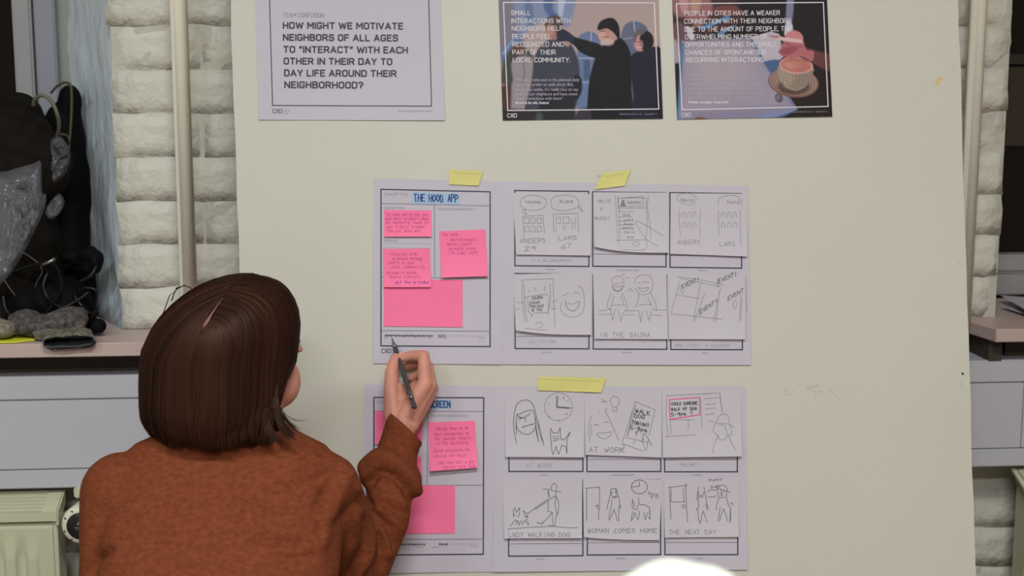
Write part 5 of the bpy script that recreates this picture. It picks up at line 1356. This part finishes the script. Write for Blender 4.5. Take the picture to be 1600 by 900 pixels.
def W(px, py, k): x, z = wl(px, py, k); return wp(x, k, z)     # world point on the plane at wall depth k
def lump(name, blobs, m, label, cat, nz=(14, .008), vox=.006, it=5, n2=(40, .002)):
    me = union([ell(W(px, py, k), (r[0], r[1], r[2])) for (px, py, k, r) in blobs], vox, it)
    co = co_get(me); nr = no_get(me)
    dsp = np.array([(abs(noise.noise(Vector(c)*nz[0]))-.2)*nz[1]*2 + noise.noise(Vector(c)*n2[0]+Vector((5,5,5)))*n2[1] for c in co])
    co = co + nr*dsp[:, None]; co[:, 2] = np.maximum(co[:, 2], zs+.0008)
    o0 = co.mean(0); o0[2] = co[:, 2].min(); co_set(me, co-o0)
    o = link(name, me, m, smooth=True); o.location = o0; tag(o, label, cat); return o
lump('jacket', [(-10,210,.04,(.11,.07,.05)),(25,175,.06,(.045,.05,.035)),(42,215,.06,(.04,.055,.06)),(15,260,.03,(.11,.08,.08)),(46,300,.05,(.032,.05,.12)),(-20,380,.04,(.12,.08,.14)),(30,400,.06,(.08,.06,.12)),(-20,490,.05,(.12,.08,.06)),(30,470,.07,(.07,.05,.07))],
     M_jack, 'dark brown padded jacket heaped in the window corner, behind the clear bag', 'jacket', (11, .010))
lump('backpack', [(108,165,.19,(.022,.035,.038)),(98,195,.19,(.034,.035,.045)),(106,215,.19,(.034,.04,.07)),(96,290,.19,(.03,.035,.09)),(112,290,.19,(.034,.045,.11)),(110,370,.18,(.038,.045,.10)),(105,440,.16,(.055,.05,.10)),(120,500,.15,(.04,.05,.05)),(70,470,.15,(.05,.04,.08))],
     M_bag, 'tall black bag standing against the blue-grey window reveal', 'bag', (9, .006))
lump('camera_case', [(118,400,.045,(.030,.025,.016)),(138,397,.03,(.020,.02,.016)),(152,408,.02,(.012,.018,.018)),(140,418,.03,(.018,.02,.012))], M_bag, 'small black case jutting out toward the brick edge above the cables', 'case', (30, .003), .004)
lump('dark_bundle', [(70,470,.02,(.085,.05,.045)),(25,495,.03,(.07,.05,.035)),(110,495,.03,(.05,.04,.035))], M_bag, 'black cloth bundle under the tangle of cables', 'cloth', (18, .006))
def cables(name, lines, r, m, label, cat):
    mb = MB()
    for pts in lines:
        P_ = [tuple(q) for q in pts]; s3 = []
        xy = crv([[(a, b) for a, b, k in P_]], 5)[0]; ks = [k for *_, k in P_]
        for i, (a, b) in enumerate(xy):
            t = i/(len(xy)-1)*(len(ks)-1); j = min(int(t), len(ks)-2); s3.append(W(a, b, ks[j]+(ks[j+1]-ks[j])*(t-j)))
        mb.tube(s3, r, 8)
    c = sum(mb.v, Vector())/len(mb.v); c.z = min(v.z for v in mb.v); mb.v = [v-c for v in mb.v]
    o = mb.build(name, m, smooth=True); o.location = c; tag(o, label, cat); return o
cables('cord', [[(52,165,.02),(55,155,.01),(66,149,.0),(80,158,.0),(90,180,.0),(92,200,.02),(88,215,.04)]], .0034, M_cordg, 'grey cord loop standing up beside the jacket collar', 'cord')
cables('bag_strap', [[(80,145,.14),(90,134,.13),(102,129,.12),(110,133,.11),(112,150,.11),(111,190,.11),(108,225,.11),(106,250,.10),(98,280,.09),(90,300,.08)],[(84,214,.06),(92,210,.06),(104,212,.09),(108,222,.10)]], .0024, M_cord, 'thin olive strap arching over the top of the black bag', 'strap')
cables('cable', [[(30,392,-.03),(45,400,-.035),(60,412,-.04),(66,425,-.04),(58,440,-.035),(55,450,-.03)],[(5,435,-.03),(15,450,-.035),(24,462,-.035)]], .0014, M_cabl2, 'thin grey cable curling across the dark bundle', 'cable')
cables('cable', [[(20,425,-.03),(50,415,-.04),(80,412,-.045),(92,425,-.04),(96,450,-.035),(88,470,-.03),(70,490,-.03),(45,500,-.03),(20,495,-.03)],
   [(75,425,-.03),(68,445,-.04),(75,465,-.045),(95,480,-.04),(120,470,-.03),(140,455,-.02)],[(120,455,-.02),(135,450,-.03),(150,455,-.03),(148,480,-.025),(140,498,-.02)],[(125,440,-.02),(142,430,-.02),(150,415,-.01)],
   [(115,460,-.02),(125,475,-.03),(140,490,-.03),(152,485,-.02)],[(5,460,-.02),(10,485,-.03),(30,505,-.03)]], .0030, M_cable, 'tangle of glossy black cables hanging over the knitted mitten', 'cable')
o = MB().tube([W(66,414,-.055), W(76,410,-.056), W(86,404,-.055)], .0035, 8); c = W(76,410,-.055); o.v = [v-c for v in o.v]
o = o.build('cable_plug', M_chr, smooth=True); o.location = c; tag(o, 'small bright metal plug on the grey cable', 'plug')
mb = MB().lathe([(.006,0),(.013,.002),(.013,.035),(.011,.04)], (0,0,0), 'z', 20)
o = mb.build('small_container', M_bag, smooth=True, loc=W(147,492,-.035)+Vector((0,0,-.02)), rot=(1.4,0,.5)); tag(o, 'black cylinder lying at the end of the cables by the reveal', 'container')
# crumpled clear plastic
def plastic(name, poly, k, label, seed, depth=.03, a=.02):
    pts = crv([poly+[poly[0]]], 4)[0][:-1]; R = 16; N = len(pts); vs = []; fs = []
    cx, cy = sum(p[0] for p in pts)/N, sum(p[1] for p in pts)/N
    for s in (-1, 1):
        for q in range(R+1):
            t = 1-q/R
            for px, py in pts:
                x, y = cx+(px-cx)*max(t, .02), cy+(py-cy)*max(t, .02); e_ = min(1, (1-t)*4)
                cr = abs(noise.noise(Vector((x*.06, y*.06, seed)))) + .6*abs(noise.noise(Vector((x*.15, y*.12, seed+4)))) + .4*abs(noise.noise(Vector((x*.32, y*.3, seed+8))))
                vs.append(W(x, y, k + s*(depth*e_**.5*.5 + a*1.5*cr*e_)))
        b_ = (0 if s < 0 else (R+1)*N)
        for q in range(R):
            for i in range(N): fs.append((b_+q*N+i, b_+q*N+(i+1) % N, b_+(q+1)*N+(i+1) % N, b_+(q+1)*N+i))
    c = sum(vs, Vector())/len(vs); c.z = min(v.z for v in vs)
    me = pyd(name, [v-c for v in vs], fs); o = link(name, me, M_plast, smooth=True); o.location = c; tag(o, label, 'plastic bag', 'clear plastic bags'); return o
plastic('plastic_bag', [(-25,285),(10,268),(48,257),(64,254),(66,300),(72,303),(71,322),(62,345),(52,365),(40,390),(25,415),(5,440),(-25,450)], -.075, 'large crumpled clear plastic bag hanging in front of the dark jacket', 1)
plastic('plastic_bag', [(80,218),(95,214),(106,228),(110,245),(104,268),(92,285),(78,290),(77,240)], .0, 'small clear crumpled plastic bag hanging beside the jacket edge', 2, .02)
plastic('plastic_bag', [(84,308),(94,303),(101,317),(92,335),(80,342),(72,336),(72,325)], .0, 'smallest clear plastic scrap low between the jacket and the black bag', 3, .015, .01)
# knitted mittens
def knit(o, vs, fs, m): pass
e = empty('mitten', W(88, 530, -.08)); 
def kmesh(name, blobs, m, amp=.004, f=70, vox=.004):
    me = union(blobs, vox, 4); co = co_get(me); nr = no_get(me)
    co = co + nr*np.array([noise.noise(Vector((c[0]*f, c[1]*f, c[2]*f*1.4)))*amp for c in co])[:, None]; co[:, 2] = np.maximum(co[:, 2], zs+.0008); co_set(me, co-np.array(e.location))
    return link(name, me, m, e, smooth=True)
e.location.z = zs
kmesh('hand_part', [ell(W(60,508,-.075), (.045,.03,.020)), ell(W(95,505,-.075), (.045,.03,.021)), ell(W(40,500,-.06), (.03,.03,.018)), ell(W(112,498,-.06), (.03,.03,.022))], M_knitd)
kmesh('knit_palm', [cap(W(62,522,-.095), .012, W(122,520,-.095), .012), cap(W(45,512,-.09), .012, W(120,512,-.085), .012)], M_knit)
# cuff with its dark opening, tipping over the sill edge
c1, c2 = W(70,528,-.118), W(143,524,-.118)
dirx = (c2-c1).normalized(); dn = (W(84,541,-.165)-W(80,520,-.11)).normalized(); up_ = dirx.cross(dn).normalized()
vs = []; fs = []; n = 48
hw = (c2-c1).length/2*1.08; cc = (c1+c2)/2 - Vector(e.location)
prof = [(-.016, 1., .012), (.006, 1.02, .0135), (.018, 1.03, .0140), (.021, 1.0, .012), (.016, .92, .0065), (-.004, .9, .005)]
for t, sx_, h_ in prof:
    for j in range(n):
        a = 2*math.pi*j/n; ca, sa = math.cos(a), math.sin(a)
        p = cc + dirx*(hw*sx_*math.copysign(abs(ca)**.6, ca)) + up_*(h_*math.copysign(abs(sa)**.7, sa)+.002) + dn*t
        p += Vector((noise.noise(p*160), noise.noise(p*160+Vector((4,0,0))), noise.noise(p*150+Vector((0,7,0)))))*.0025
        vs.append(p)
for i in range(len(prof)-1):
    for j in range(n): q = i*n+j; q2 = i*n+(j+1) % n; fs.append((q, q2, q2+n, q+n))
fs.append(tuple((len(prof)-1)*n+j for j in range(n)))
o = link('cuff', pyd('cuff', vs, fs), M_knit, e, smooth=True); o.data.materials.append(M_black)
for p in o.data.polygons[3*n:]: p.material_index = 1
tag(e, 'grey tweed knitted mitten with its dark open cuff over the sill edge', 'mitten', 'knitted mittens on the sill')
e = empty('mitten', W(6, 525, -.09)); e.location.z = zs
kmesh('hand_part', [ell(W(-12,512,-.09), (.035,.03,.018)), ell(W(6,514,-.09), (.02,.026,.016))], mat('light_knit', (.24,.22,.17,1), .95, bump=1., bscale=260, var=.4, vscale=150, bdist=.003, spec=.1), .003)
tag(e, 'paler knitted mitten cut off by the left edge of the picture', 'mitten', 'knitted mittens on the sill')
x0, _ = wl(56, 533, -.10)
vs = [(x0-.2,-.115,0),(x0-.03,-.116,0),(x0,-.095,0),(x0-.02,-.06,0),(x0-.2,-.05,0)]
o = slab('yellow_card', [(a, b) for a, b, c in vs], zs+.0006, zs+.003, mat('yellow_green_card', A(215,215,60), .6)); o.location = W0; o.rotation_euler = WR
tag(o, 'bright yellow-green card lying under the mittens at the left', 'card')
print('TRIS', sum(len(p.vertices)-2 for o in SC.objects if o.type == 'MESH' for p in o.data.polygons))
